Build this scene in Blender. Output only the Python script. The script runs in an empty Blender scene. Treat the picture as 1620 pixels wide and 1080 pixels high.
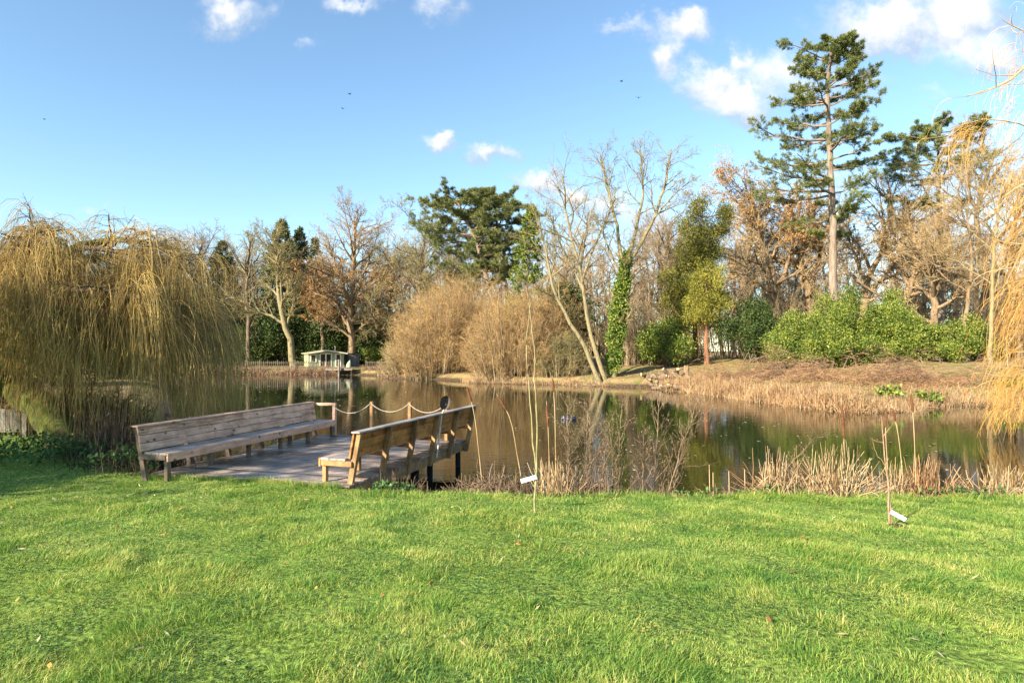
import bpy, math
import numpy as np
from mathutils import Vector

S = bpy.context.scene
COL = S.collection
# ------------------------------------------------------------------ camera, sky, sun, exposure
F, CX, HOR, EYE = 960.0, 810.0, 555.0, 2.2           # focal length (px of 1620), centre column, horizon row, eye above deck
cam = bpy.data.objects.new('camera', bpy.data.cameras.new('camera')); COL.objects.link(cam)
cam.location = (0, 0, EYE); cam.rotation_euler = (math.radians(90), 0, 0)
cam.data.sensor_width = 36; cam.data.lens = 36 * F / 1620
cam.data.shift_y = (HOR - 540) / 1620
cam.data.clip_start = .05; cam.data.clip_end = 3000
S.camera = cam
S.view_settings.view_transform = 'Standard'; S.view_settings.look = 'None'
S.view_settings.exposure = 1.62; S.view_settings.gamma = 1
S.cycles.max_bounces = 6; S.cycles.transparent_max_bounces = 4
S.cycles.sample_clamp_indirect = 6

SUN_EL = math.radians(25)
SUN_XY = Vector((-.72, -.69)).normalized()             # direction towards the sun: behind the camera, to the left
sd = Vector((SUN_XY.x * math.cos(SUN_EL), SUN_XY.y * math.cos(SUN_EL), math.sin(SUN_EL)))
sl = bpy.data.lights.new('sun', 'SUN'); sl.energy = 4.6; sl.angle = math.radians(.6); sl.color = (1, .87, .69)
sun = bpy.data.objects.new('sun', sl); COL.objects.link(sun)
sun.rotation_euler = sd.to_track_quat('Z', 'Y').to_euler()

W = bpy.data.worlds.new('World'); S.world = W; W.use_nodes = True
nt = W.node_tree; N = nt.nodes; L = nt.links
for n in list(N): N.remove(n)
def nd(t, **k):
    n = N.new(t)
    for a, b in k.items(): setattr(n, a, b)
    return n
sky = nd('ShaderNodeTexSky', sky_type='NISHITA', sun_disc=False, sun_elevation=SUN_EL,
         sun_rotation=math.atan2(SUN_XY.x, SUN_XY.y), air_density=1.0, dust_density=.2, ozone_density=.7)
bg = nd('ShaderNodeBackground'); bg.inputs['Strength'].default_value = .092
tint = nd('ShaderNodeMix', data_type='RGBA', blend_type='MULTIPLY'); tint.inputs[0].default_value = 1; tint.inputs[7].default_value = (.80, .94, 1.0, 1)   # clear cyan winter sky
L.new(sky.outputs[0], tint.inputs[6]); L.new(tint.outputs[2], bg.inputs[0])
tc = nd('ShaderNodeTexCoord'); sep = nd('ShaderNodeSeparateXYZ'); L.new(tc.outputs['Generated'], sep.inputs[0])
def M(op, a, b=None, c=None, clamp=False):
    n = nd('ShaderNodeMath', operation=op, use_clamp=clamp)
    for i, v in enumerate((a, b, c)):
        if v is None: continue
        if isinstance(v, (int, float)): n.inputs[i].default_value = v
        else: L.new(v, n.inputs[i])
    return n.outputs[0]
yy = M('MAXIMUM', sep.outputs['Y'], .05)
U = M('DIVIDE', sep.outputs['X'], yy); V = M('DIVIDE', sep.outputs['Z'], yy)
cv = nd('ShaderNodeCombineXYZ'); L.new(U, cv.inputs[0]); L.new(V, cv.inputs[1])
def fbm(scale, detail, rough, offs=(0, 0, 0)):
    mp = nd('ShaderNodeMapping'); mp.inputs['Location'].default_value = offs; L.new(cv.outputs[0], mp.inputs[0])
    t = nd('ShaderNodeTexNoise'); t.inputs['Scale'].default_value = scale; t.inputs['Detail'].default_value = detail
    t.inputs['Roughness'].default_value = rough; L.new(mp.outputs[0], t.inputs[0]); return t.outputs['Fac']
n1 = fbm(9, 7, .62); n2 = fbm(26, 5, .6, (3, 1, 0))
dx = M('MULTIPLY', M('SUBTRACT', fbm(13, 4, .6, (7, 2, 0)), .5), .11)
dy = M('MULTIPLY', M('SUBTRACT', fbm(13, 4, .6, (1, 9, 0)), .5), .11)
wv = nd('ShaderNodeCombineXYZ'); L.new(M('ADD', U, dx), wv.inputs[0]); L.new(M('ADD', V, dy), wv.inputs[1])
# clouds: centre and half axes in pixels of the sky, density
CL = [(368, 26, 62, 30, .75), (560, 5, 80, 16, .55), (690, 18, 50, 26, .45), (480, 66, 34, 16, .3),
      (708, 228, 30, 18, .9), (776, 247, 40, 20, .95), (868, 285, 52, 26, .95), (905, 312, 40, 22, .9), (985, 45, 60, 18, .55),
      (1088, 38, 48, 26, .8), (1062, 95, 32, 56, .85), (1120, 140, 62, 44, .95), (1170, 170, 70, 34, 1.0), (1240, 130, 90, 60, .55),
      (1360, 140, 60, 30, .6), (1420, 45, 150, 50, 1.0), (1520, 30, 110, 66, 1.05), (1560, 95, 90, 36, .7), (1480, 160, 60, 20, .35),
      (250, 380, 150, 14, .4), (90, 335, 120, 10, .3), (640, 360, 80, 14, .3), (1180, 95, 26, 24, .55), (980, 330, 90, 40, .5),
      (2050, 60, 260, 130, .8), (-500, 150, 240, 80, .7), (1000, -250, 300, 90, .7), (300, -420, 260, 80, .7)]
dens = None; lit = None
for (px, py, a, b, s) in CL:
    sb = nd('ShaderNodeVectorMath', operation='SUBTRACT'); L.new(wv.outputs[0], sb.inputs[0])
    sb.inputs[1].default_value = ((px - CX) / F, (HOR - py) / F, 0)
    ml = nd('ShaderNodeVectorMath', operation='MULTIPLY'); L.new(sb.outputs[0], ml.inputs[0]); ml.inputs[1].default_value = (F / a, F / b, 0)
    ln = nd('ShaderNodeVectorMath', operation='LENGTH'); L.new(ml.outputs[0], ln.inputs[0])
    d = M('MULTIPLY', M('SUBTRACT', 1.25, ln.outputs['Value']), s)
    d = M('MINIMUM', d, s)
    dens = d if dens is None else M('MAXIMUM', dens, d)
    s2 = nd('ShaderNodeVectorMath', operation='ADD'); L.new(sb.outputs[0], s2.inputs[0]); s2.inputs[1].default_value = (.10 * a / F, -.38 * b / F, 0)   # sunlit side: up and to the left
    m2 = nd('ShaderNodeVectorMath', operation='MULTIPLY'); L.new(s2.outputs[0], m2.inputs[0]); m2.inputs[1].default_value = (F / a, F / b / .9, 0)
    l2 = nd('ShaderNodeVectorMath', operation='LENGTH'); L.new(m2.outputs[0], l2.inputs[0]); li_ = M('SUBTRACT', 1.2, l2.outputs['Value']); lit = li_ if lit is None else M('MAXIMUM', lit, li_)
dd = M('ADD', dens, M('MULTIPLY', M('SUBTRACT', n1, .52), 1.7))
mr = nd('ShaderNodeMapRange', interpolation_type='SMOOTHSTEP'); L.new(dd, mr.inputs[0])
mr.inputs[1].default_value = .0; mr.inputs[2].default_value = .85
front = M('GREATER_THAN', sep.outputs['Y'], .06)
fac = M('MULTIPLY', M('MULTIPLY', mr.outputs[0], front), .96)
cr = nd('ShaderNodeValToRGB'); e = cr.color_ramp.elements     # cloud body: lit white to blue-grey belly
e[0].position = .05; e[0].color = (.45, .55, .69, 1); e[1].position = .72; e[1].color = (1, .98, .95, 1)
L.new(M('ADD', M('MULTIPLY', n2, .45), M('MULTIPLY', M('SUBTRACT', V, .36), 1.1)), cr.inputs[0])
cshade = M('ADD', M('ADD', M('MULTIPLY', M('SUBTRACT', n2, .5), .9), M('MULTIPLY', M('SUBTRACT', n1, .5), 1.0)), M('ADD', M('MULTIPLY', lit, .60), .02))
L.new(cshade, cr.inputs[0])
bc = nd('ShaderNodeBackground'); bc.inputs['Strength'].default_value = .42; L.new(cr.outputs[0], bc.inputs[0])
mx = nd('ShaderNodeMixShader'); L.new(fac, mx.inputs[0]); L.new(bg.outputs[0], mx.inputs[1]); L.new(bc.outputs[0], mx.inputs[2])
out = nd('ShaderNodeOutputWorld'); L.new(mx.outputs[0], out.inputs[0])

# ------------------------------------------------------------------ helpers
rng = np.random.default_rng(11)
def q(px, py, d):
    """the point of the place seen at photo pixel px, py and d metres ahead"""
    return np.array(((px - CX) / F * d, d, EYE + (HOR - py) / F * d))
def nrm(v): return v / np.maximum(np.linalg.norm(v, axis=-1, keepdims=True), 1e-9)
def rvec(*shape): return rng.normal(size=shape + (3,))
def perp(T):
    ref = np.where(np.abs(T[..., 2:3]) < .9, np.array((0, 0, 1.)), np.array((1., 0, 0)))
    u = nrm(np.cross(T, ref)); return u, np.cross(T, u)

class Geo:
    def __init__(s): s.v = []; s.q = []; s.t = []; s.qm = []; s.tm = []; s.n = 0
    def add(s, v, quads=None, tris=None, m=0):
        v = np.asarray(v, float).reshape(-1, 3)
        if quads is not None and len(quads): s.q.append(np.asarray(quads) + s.n); s.qm.append(np.full(len(quads), m))
        if tris is not None and len(tris): s.t.append(np.asarray(tris) + s.n); s.tm.append(np.full(len(tris), m))
        s.v.append(v); s.n += len(v)
    def tubes(s, P, R, sides=4, m=0, cap=False):
        P = np.asarray(P, float); R = np.asarray(R, float)
        if P.ndim == 2: P = P[None]; R = R[None]
        n, K, _ = P.shape
        if n == 0: return
        T = nrm(np.gradient(P, axis=1)); u0, _ = perp(nrm(P[:, -1] - P[:, 0]))
        u = u0[:, None] - T * (T * u0[:, None]).sum(-1, keepdims=True); u = nrm(u); w = np.cross(T, u)
        a = np.arange(sides) / sides * 2 * np.pi
        V_ = P[:, :, None] + R[:, :, None, None] * (np.cos(a)[:, None] * u[:, :, None] + np.sin(a)[:, None] * w[:, :, None])
        i = np.arange(n)[:, None, None] * K * sides; k = np.arange(K - 1)[None, :, None] * sides; j = np.arange(sides); j2 = (j + 1) % sides
        Q = np.stack([i + k + j, i + k + j2, i + k + sides + j2, i + k + sides + j], -1).reshape(-1, 4)
        s.add(V_, Q, m=m)
        if cap:
            for end in (0, K - 1):
                c = P[:, end]; ring = V_[:, end]
                for a_ in range(n):
                    vv = np.vstack([c[a_][None], ring[a_]])
                    s.add(vv, tris=[(0, 1 + b, 1 + (b + 1) % sides) for b in range(sides)], m=m)
    def leaves(s, C, D, Nn, Ln, Wd, m=0):
        """kite-shaped leaves: base C, axis D, normal Nn"""
        C = np.asarray(C).reshape(-1, 3); D = nrm(D.reshape(-1, 3)); sd_ = nrm(np.cross(D, Nn.reshape(-1, 3)))
        n = len(C); Ln = np.broadcast_to(Ln, (n,))[:, None]; Wd = np.broadcast_to(Wd, (n,))[:, None]
        up = np.cross(sd_, D)
        A = C; B = C + D * Ln * .45 + sd_ * Wd * .5 + up * Wd * .12; E = C + D * Ln; Dn = C + D * Ln * .45 - sd_ * Wd * .5 + up * Wd * .12
        V_ = np.stack([A, B, E, Dn], 1); Q = np.arange(n * 4).reshape(n, 4)
        s.add(V_, Q, m=m)
    def box(s, lo, hi, m=0, mtx=None):
        lo = np.array(lo, float); hi = np.array(hi, float)
        c = np.array([(x, y, z) for x in (0, 1) for y in (0, 1) for z in (0, 1)], float) * (hi - lo) + lo
        if mtx is not None: c = mtx(c)
        s.add(c, [(0, 1, 3, 2), (4, 6, 7, 5), (0, 4, 5, 1), (2, 3, 7, 6), (0, 2, 6, 4), (1, 5, 7, 3)], m=m)
    def beam(s, a, b, w, h, m=0, upv=(0, 0, 1)):
        """a squared timber from a to b, w wide and h deep"""
        a = np.array(a, float); b = np.array(b, float); t = nrm(b - a); up = np.array(upv, float)
        x = nrm(np.cross(t, up)); y = np.cross(x, t)
        c = [p + x * sx * w / 2 + y * sy * h / 2 for p in (a, b) for sx in (-1, 1) for sy in (-1, 1)]
        s.add(np.array(c), [(0, 1, 3, 2), (4, 6, 7, 5), (0, 4, 5, 1), (2, 3, 7, 6), (0, 2, 6, 4), (1, 5, 7, 3)], m=m)
    def build(s, name, mats, parent=None, flat=False, origin=None, bevel=0):
        me = bpy.data.meshes.new(name)
        V_ = np.vstack(s.v) if s.v else np.zeros((0, 3))
        if origin is not None: V_ = V_ - np.array(origin)
        Q = np.vstack(s.q) if s.q else np.zeros((0, 4), int); T = np.vstack(s.t) if s.t else np.zeros((0, 3), int)
        me.vertices.add(len(V_)); me.vertices.foreach_set('co', V_.astype(np.float32).ravel())
        li = np.concatenate([Q.ravel(), T.ravel()]).astype(np.int32)
        ls = np.concatenate([np.arange(len(Q)) * 4, len(Q) * 4 + np.arange(len(T)) * 3]).astype(np.int32)
        me.loops.add(len(li)); me.loops.foreach_set('vertex_index', li)
        me.polygons.add(len(ls)); me.polygons.foreach_set('loop_start', ls)
        mi = np.concatenate([np.concatenate(s.qm) if s.qm else [], np.concatenate(s.tm) if s.tm else []]).astype(np.int32)
        me.polygons.foreach_set('material_index', mi)
        me.update(calc_edges=True)
        if flat: me.shade_flat()
        for m_ in (mats if isinstance(mats, (list, tuple)) else [mats]): me.materials.append(m_)
        o = bpy.data.objects.new(name, me); COL.objects.link(o)
        if parent is not None: o.parent = parent
        elif origin is not None: o.location = origin
        if bevel:
            b = o.modifiers.new('edge', 'BEVEL'); b.width = bevel; b.segments = 1; b.limit_method = 'ANGLE'
        return o

def tag(o, label, cat, group=None):
    o['label'] = label; o['category'] = cat
    if group: o['group'] = group
    return o
def kind(o, k, label=None):
    o['kind'] = k
    if label: o['label'] = label
    return o
def thing(name, label, cat, loc=(0, 0, 0), rz=0, group=None):
    o = bpy.data.objects.new(name, None); COL.objects.link(o); o.location = tuple(loc); o.rotation_euler = (0, 0, rz)
    o.empty_display_size = .2
    return tag(o, label, cat, group)

# ------------------------------------------------------------------ materials
def mat(name, cols, scale=6, rough=.8, stretch=(1, 1, 1), island=0., trans=0., bump=0., bscale=None, spec=.3, detail=4, contrast=(.35, .65), coat=0):
    m = bpy.data.materials.new(name); m.use_nodes = True; t = m.node_tree; n = t.nodes; l = t.links
    b = n['Principled BSDF']; o = n['Material Output']
    tcn = n.new('ShaderNodeTexCoord'); mp = n.new('ShaderNodeMapping'); mp.inputs['Scale'].default_value = stretch
    l.new(tcn.outputs['Object'], mp.inputs[0])
    nz = n.new('ShaderNodeTexNoise'); nz.inputs['Scale'].default_value = scale; nz.inputs['Detail'].default_value = detail
    nz.inputs['Roughness'].default_value = .62; l.new(mp.outputs[0], nz.inputs[0])
    r = n.new('ShaderNodeValToRGB'); el = r.color_ramp.elements
    el[0].position, el[1].position = contrast
    el[0].color = (*cols[0], 1); el[1].color = (*cols[-1], 1)
    for i, c in enumerate(cols[1:-1]):
        x = el.new(contrast[0] + (contrast[1] - contrast[0]) * (i + 1) / (len(cols) - 1)); x.color = (*c, 1)
    fac_ = nz.outputs['Fac']
    if island:
        g = n.new('ShaderNodeNewGeometry'); ma = n.new('ShaderNodeMath'); ma.operation = 'MULTIPLY_ADD'
        l.new(g.outputs['Random Per Island'], ma.inputs[0]); ma.inputs[1].default_value = island
        sb = n.new('ShaderNodeMath'); sb.operation = 'SUBTRACT'; l.new(fac_, sb.inputs[0]); sb.inputs[1].default_value = island / 2
        l.new(sb.outputs[0], ma.inputs[2]); fac_ = ma.outputs[0]
    l.new(fac_, r.inputs[0]); l.new(r.outputs[0], b.inputs['Base Color'])
    b.inputs['Roughness'].default_value = rough; b.inputs['Specular IOR Level'].default_value = spec
    if coat: b.inputs['Coat Weight'].default_value = coat
    if bump:
        bz = n.new('ShaderNodeTexNoise'); bz.inputs['Scale'].default_value = bscale or scale * 4; bz.inputs['Detail'].default_value = 5
        l.new(mp.outputs[0], bz.inputs[0]); bp = n.new('ShaderNodeBump'); bp.inputs['Strength'].default_value = bump; bp.inputs['Distance'].default_value = .02
        l.new(bz.outputs['Fac'], bp.inputs['Height']); l.new(bp.outputs[0], b.inputs['Normal'])
    if trans:
        tr = n.new('ShaderNodeBsdfTranslucent'); l.new(r.outputs[0], tr.inputs[0]); ms = n.new('ShaderNodeMixShader'); ms.inputs[0].default_value = trans
        l.new(b.outputs[0], ms.inputs[1]); l.new(tr.outputs[0], ms.inputs[2]); l.new(ms.outputs[0], o.inputs[0])
    return m

def wood(name, cols, stain=.5, **kw):
    m = wood_(name, cols, **kw); t = m.node_tree; n = t.nodes; l = t.links; b = n['Principled BSDF']; src = b.inputs['Base Color'].links[0].from_socket
    tcn = n.new('ShaderNodeTexCoord'); z = n.new('ShaderNodeTexNoise'); z.inputs['Scale'].default_value = 2.6; z.inputs['Detail'].default_value = 7; z.inputs['Roughness'].default_value = .7; l.new(tcn.outputs['Object'], z.inputs[0])
    r = n.new('ShaderNodeMapRange'); l.new(z.outputs['Fac'], r.inputs[0]); r.inputs[1].default_value = .38; r.inputs[2].default_value = .58; r.inputs[3].default_value = 1 - stain; r.inputs[4].default_value = 1.0
    x = n.new('ShaderNodeMix'); x.data_type = 'RGBA'; x.blend_type = 'MULTIPLY'; x.inputs[0].default_value = 1; l.new(src, x.inputs[6]); l.new(r.outputs[0], x.inputs[7]); l.new(x.outputs[2], b.inputs['Base Color']); return m
def wood_(name, cols, knot=(.06, .035, .02), rough=.65, spec=.35, knots=True, stretch=(.9, 9, 9), island=.34):
    m = mat(name, cols, 2.2, rough, stretch, island=island, bump=.25, bscale=7, spec=spec, contrast=(.3, .7))
    t = m.node_tree; n = t.nodes; l = t.links; b = n['Principled BSDF']
    if knots:
        ramp = b.inputs['Base Color'].links[0].from_socket
        tcn = n.new('ShaderNodeTexCoord'); mp = n.new('ShaderNodeMapping'); mp.inputs['Scale'].default_value = (4.2, 6.2, 6.2)
        l.new(tcn.outputs['Object'], mp.inputs[0])
        vo = n.new('ShaderNodeTexVoronoi'); vo.inputs['Scale'].default_value = 1.0; l.new(mp.outputs[0], vo.inputs[0])
        mrr = n.new('ShaderNodeMapRange'); l.new(vo.outputs['Distance'], mrr.inputs[0]); mrr.inputs[1].default_value = .10; mrr.inputs[2].default_value = .21
        mrr.inputs[3].default_value = .85; mrr.inputs[4].default_value = 0
        mxx = n.new('ShaderNodeMix'); mxx.data_type = 'RGBA'; l.new(mrr.outputs[0], mxx.inputs[0]); l.new(ramp, mxx.inputs[6]); mxx.inputs[7].default_value = (*knot, 1)
        l.new(mxx.outputs[2], b.inputs['Base Color'])
    return m

MT = {}
MT['bark'] = mat('bark', [(.07, .05, .035), (.2, .155, .105)], 3, .9, (2, 2, .5), bump=.6)
MT['bark_warm'] = mat('bark_warm', [(.13, .085, .045), (.31, .22, .13)], 3, .9, (2, 2, .5), bump=.6)
MT['bark_pale'] = mat('bark_pale', [(.10, .085, .045), (.27, .215, .12), (.16, .16, .06)], 2.5, .9, (2, 2, .6), bump=.5)
MT['bark_pine'] = mat('bark_pine', [(.13, .1, .08), (.3, .23, .17)], 2.2, .9, (2, 2, .4), bump=.7)
MT['bark_red'] = mat('bark_red', [(.12, .055, .03), (.3, .15, .08)], 3, .9, (3, 3, .4), bump=.6)
MT['moss'] = mat('moss', [(.03, .042, .009), (.10, .125, .02), (.06, .048, .026)], 5, .95, bump=.9, bscale=30)
MT['twig_grey'] = mat('twig_grey', [(.15, .12, .075), (.31, .24, .15)], .6, .85, island=.4)
MT['twig_brown'] = mat('twig_brown', [(.20, .145, .08), (.42, .31, .17)], .5, .85, island=.4)
MT['twig_olive'] = mat('twig_olive', [(.16, .15, .06), (.33, .26, .11)], .5, .85, island=.4)
MT['twig_tan'] = mat('twig_tan', [(.27, .185, .085), (.52, .39, .20)], .35, .85, island=.45)
MT['twig_russet'] = mat('twig_russet', [(.27, .165, .065), (.52, .35, .15)], .35, .85, island=.45)
MT['twig_straw'] = mat('twig_straw', [(.27, .21, .09), (.5, .4, .2)], .35, .85, island=.45)
MT['leaf_oak'] = mat('leaf_oak', [(.30, .15, .05), (.52, .31, .11)], .6, .7, island=.6, trans=.3)
MT['pine'] = mat('pine_needle', [(.06, .09, .028), (.24, .26, .075)], .45, .7, island=.55, trans=.15)
MT['pine_grey'] = mat('pine_grey', [(.085, .115, .04), (.28, .29, .095)], .45, .7, island=.55, trans=.15)
MT['dark_conifer'] = mat('dark_conifer', [(.055, .08, .035), (.18, .21, .085)], .5, .75, island=.55, trans=.1)
MT['gold_conifer'] = mat('gold_conifer', [(.075, .09, .018), (.27, .24, .045)], .6, .75, island=.55, trans=.2)
MT['gold_light'] = mat('gold_light', [(.15, .16, .025), (.38, .35, .06)], .7, .75, island=.5, trans=.2)
MT['laurel'] = mat('laurel', [(.035, .075, .012), (.12, .19, .028), (.34, .36, .06)], .8, .5, island=.75, trans=.22, spec=.3, contrast=(.2, .8))
MT['laurel_dark'] = mat('laurel_dark', [(.018, .04, .010), (.08, .115, .026)], .5, .6, island=.6, trans=.12, spec=.2)
MT['ivy'] = mat('ivy', [(.05, .10, .015), (.13, .20, .03), (.30, .34, .06)], .8, .5, island=.7, trans=.2, spec=.3, contrast=(.2, .8))
MT['willow_strand'] = mat('willow_strand', [(.21, .135, .042), (.52, .365, .11)], .5, .7, island=.5)
MT['willow_leaf'] = mat('willow_leaf', [(.22, .19, .03), (.45, .42, .10)], .7, .6, island=.6, trans=.3)
MT['willow_orange'] = mat('willow_orange', [(.42, .22, .055), (.70, .42, .12)], .5, .7, island=.5)
MT['straw'] = mat('straw', [(.30, .19, .09), (.62, .47, .27)], 1.2, .85, island=.6, trans=.1)
MT['straw_red'] = mat('straw_red', [(.22, .12, .06), (.5, .3, .14)], .6, .85, island=.6)
MT['dead'] = mat('dead_stem', [(.10, .065, .04), (.27, .19, .12)], 1.5, .9, island=.6)
MT['cat_head'] = mat('cattail_head', [(.09, .035, .015), (.17, .07, .03)], 30, .95)
MT['nettle'] = mat('nettle', [(.035, .09, .02), (.10, .2, .05)], 2, .6, island=.6, trans=.2)
MT['bramble'] = mat('bramble', [(.03, .022, .014), (.13, .09, .055)], 1, .9, island=.6)
MT['brush'] = mat('brush', [(.16, .085, .045), (.42, .25, .14)], .7, .9, island=.6)

# ------------------------------------------------------------------ ground
POND = np.array([(-2.5, 10.55), (-4.2, 11.4), (-6.8, 12.3), (-8.6, 14.0), (-9.8, 17.5), (-14, 25), (-24, 42), (-38, 66), (-40, 73), (-30, 73.5), (-21, 72.5),
                 (-15, 70), (-13, 63), (-8, 60.5), (-4.5, 57), (-3.8, 53.5), (0, 52.2), (4.5, 51), (7.6, 48.5), (11, 47.2), (12.2, 43.5), (13.2, 38.5),
                 (14.2, 33.8), (15.2, 30), (16.2, 28.0), (18, 28.2), (20, 30.5), (23.5, 31.5), (27, 30), (28, 24), (25, 17), (19, 12), (12, 10.4), (7, 10.15), (3, 10.1), (0, 10.25)])
WZ = -.65
def pond_sd(x, y):
    """signed distance to the pond's edge, positive on land"""
    x = np.asarray(x, float); y = np.asarray(y, float); d = np.full(x.shape, 1e9); ins = np.zeros(x.shape, bool)
    n = len(POND)
    for i in range(n):
        (ax, ay), (bx, by) = POND[i], POND[(i + 1) % n]
        ex, ey = bx - ax, by - ay
        t = np.clip(((x - ax) * ex + (y - ay) * ey) / (ex * ex + ey * ey), 0, 1)
        d = np.minimum(d, np.hypot(x - ax - t * ex, y - ay - t * ey))
        c = ((ay > y) != (by > y)) & (x < (bx - ax) * (y - ay) / (by - ay + 1e-12) + ax); ins ^= c
    return np.where(ins, -d, d)
_ph = rng.random((24, 3)) * 6.28; _fr = rng.normal(size=(24, 2))
def wav(x, y, f, k0=0, n=8):
    r = 0
    for k in range(k0, k0 + n): r = r + np.sin(_fr[k, 0] * f * x + _fr[k, 1] * f * y + _ph[k, 0])
    return r / math.sqrt(n)
def smooth(a, b, x): t = np.clip((x - a) / (b - a), 0, 1); return t * t * (3 - 2 * t)
def height(x, y):
    x = np.asarray(x, float); y = np.asarray(y, float)
    s = pond_sd(x, y) + .12 * wav(x, y, 2.2, 0) * smooth(0, 2, y)
    near = np.maximum(.65 - .075 * y, -.1) + .09 * np.exp(-((x + 4.4) ** 2 / 5 + (y - 9.8) ** 2 / 1.5)) + .018 * wav(x, y, 1.6, 8) + .008 * wav(x, y, 5, 3)
    rise = smooth(-4, 9, x) * .09
    far = -.05 + np.minimum(np.maximum(s - 1, 0) * rise, 1.45) + .05 * wav(x, y, .5, 4)
    w = smooth(18, 28, y); land = near * (1 - w) + far * w
    bank = WZ + .05 + (land - WZ - .05) * smooth(-.05, .75 + .6 * w, s)
    deep = WZ + .05 + np.maximum(s, -3) * .35
    return np.where(s > 0, bank, deep)
def grid_axis(lo, hi, f0, f1, fine, grow=1.18):
    a = list(np.arange(f0, f1, fine)); st = fine; x = a[-1]
    while x < hi: st *= grow; x += st; a.append(x)
    st = fine; x = a[0]; pre = []
    while x > lo: st *= grow; x -= st; pre.append(x)
    return np.array(pre[::-1] + a)
gx = grid_axis(-900, 900, -14, 30, .3); gy = grid_axis(-200, 1500, 2, 80, .3)
GX, GY = np.meshgrid(gx, gy); GZ = height(GX, GY)
g = Geo(); nx, ny = len(gx), len(gy)
ii = np.arange(ny - 1)[:, None] * nx + np.arange(nx - 1)
g.add(np.stack([GX, GY, GZ], -1), np.stack([ii, ii + 1, ii + nx + 1, ii + nx], -1).reshape(-1, 4))
# lawn near, leaf-strewn earth and rough grass on the far bank, mud below the waterline
gm = bpy.data.materials.new('ground'); gm.use_nodes = True
t = gm.node_tree; n = t.nodes; l = t.links; b = n['Principled BSDF']; b.inputs['Roughness'].default_value = .95; b.inputs['Specular IOR Level'].default_value = .1
ge = n.new('ShaderNodeNewGeometry'); sp = n.new('ShaderNodeSeparateXYZ'); l.new(ge.outputs['Position'], sp.inputs[0])
def gnoise(sc, c0, c1, p0=.38, p1=.62, det=6):
    z = n.new('ShaderNodeTexNoise'); z.inputs['Scale'].default_value = sc; z.inputs['Detail'].default_value = det; l.new(ge.outputs['Position'], z.inputs[0])
    r = n.new('ShaderNodeValToRGB'); r.color_ramp.elements[0].position = p0; r.color_ramp.elements[1].position = p1
    r.color_ramp.elements[0].color = (*c0, 1); r.color_ramp.elements[1].color = (*c1, 1); l.new(z.outputs['Fac'], r.inputs[0]); return r.outputs[0]
def gmr(sock, a, b_, c=0, d=1):
    r = n.new('ShaderNodeMapRange'); l.new(sock, r.inputs[0]); r.inputs[1].default_value = a; r.inputs[2].default_value = b_; r.inputs[3].default_value = c; r.inputs[4].default_value = d; return r.outputs[0]
def gmix(f, a, b_):
    r = n.new('ShaderNodeMix'); r.data_type = 'RGBA'
    if isinstance(f, float): r.inputs[0].default_value = f
    else: l.new(f, r.inputs[0])
    l.new(a, r.inputs[6]); l.new(b_, r.inputs[7]); return r.outputs[2]
lawn = gnoise(22, (.07, .11, .02), (.22, .32, .06)); earth = gnoise(1.6, (.16, .10, .055), (.36, .24, .13)); rough_g = gnoise(.9, (.13, .16, .04), (.30, .22, .10), .36, .52)
litter = gnoise(.25, (0, 0, 0), (1, 1, 1), .38, .5, 3)
farc = gmix(litter, earth, rough_g)
c = gmix(gmr(sp.outputs['Y'], 18, 27), lawn, farc)
mud = gnoise(5, (.05, .035, .02), (.13, .09, .055))
c = gmix(gmr(sp.outputs['Z'], -.5, -.3), mud, c)
l.new(c, b.inputs['Base Color'])
bz = n.new('ShaderNodeTexNoise'); bz.inputs['Scale'].default_value = 14; bz.inputs['Detail'].default_value = 6; l.new(ge.outputs['Position'], bz.inputs[0])
bp = n.new('ShaderNodeBump'); bp.inputs['Strength'].default_value = .7; bp.inputs['Distance'].default_value = .06; l.new(bz.outputs['Fac'], bp.inputs['Height']); l.new(bp.outputs[0], b.inputs['Normal'])
kind(g.build('ground', gm), 'structure')

# ------------------------------------------------------------------ water
wm = bpy.data.materials.new('water'); wm.use_nodes = True
t = wm.node_tree; n = t.nodes; l = t.links; b = n['Principled BSDF']
b.inputs['Base Color'].default_value = (.012, .015, .006, 1); b.inputs['Roughness'].default_value = .02; b.inputs['IOR'].default_value = 1.38
b.inputs['Specular IOR Level'].default_value = .6
ge = n.new('ShaderNodeNewGeometry')
def wn(sc, st, det=3):
    mp = n.new('ShaderNodeMapping'); mp.inputs['Scale'].default_value = st; l.new(ge.outputs['Position'], mp.inputs[0])
    z = n.new('ShaderNodeTexNoise'); z.inputs['Scale'].default_value = sc; z.inputs['Detail'].default_value = det; l.new(mp.outputs[0], z.inputs[0]); return z.outputs['Fac']
rip = wn(3.2, (.8, 1.6, 1)); big = wn(.7, (1, 1.6, 1), 2); patch = wn(.11, (1, 1, 1), 2)
pr = n.new('ShaderNodeMapRange'); l.new(patch, pr.inputs[0]); pr.inputs[1].default_value = .42; pr.inputs[2].default_value = .62; pr.inputs[3].default_value = .25; pr.inputs[4].default_value = 1
mu = n.new('ShaderNodeMath'); mu.operation = 'MULTIPLY'; l.new(rip, mu.inputs[0]); l.new(pr.outputs[0], mu.inputs[1])
ad = n.new('ShaderNodeMath'); ad.operation = 'MULTIPLY_ADD'; l.new(big, ad.inputs[0]); ad.inputs[1].default_value = .6; l.new(mu.outputs[0], ad.inputs[2])
bp = n.new('ShaderNodeBump'); bp.inputs['Strength'].default_value = .3; bp.inputs['Distance'].default_value = .018; l.new(ad.outputs[0], bp.inputs['Height']); l.new(bp.outputs[0], b.inputs['Normal'])
g = Geo(); g.add([(-60, 5, WZ), (45, 5, WZ), (45, 85, WZ), (-60, 85, WZ)], [(0, 1, 2, 3)])
kind(g.build('water', wm), 'structure')

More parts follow.
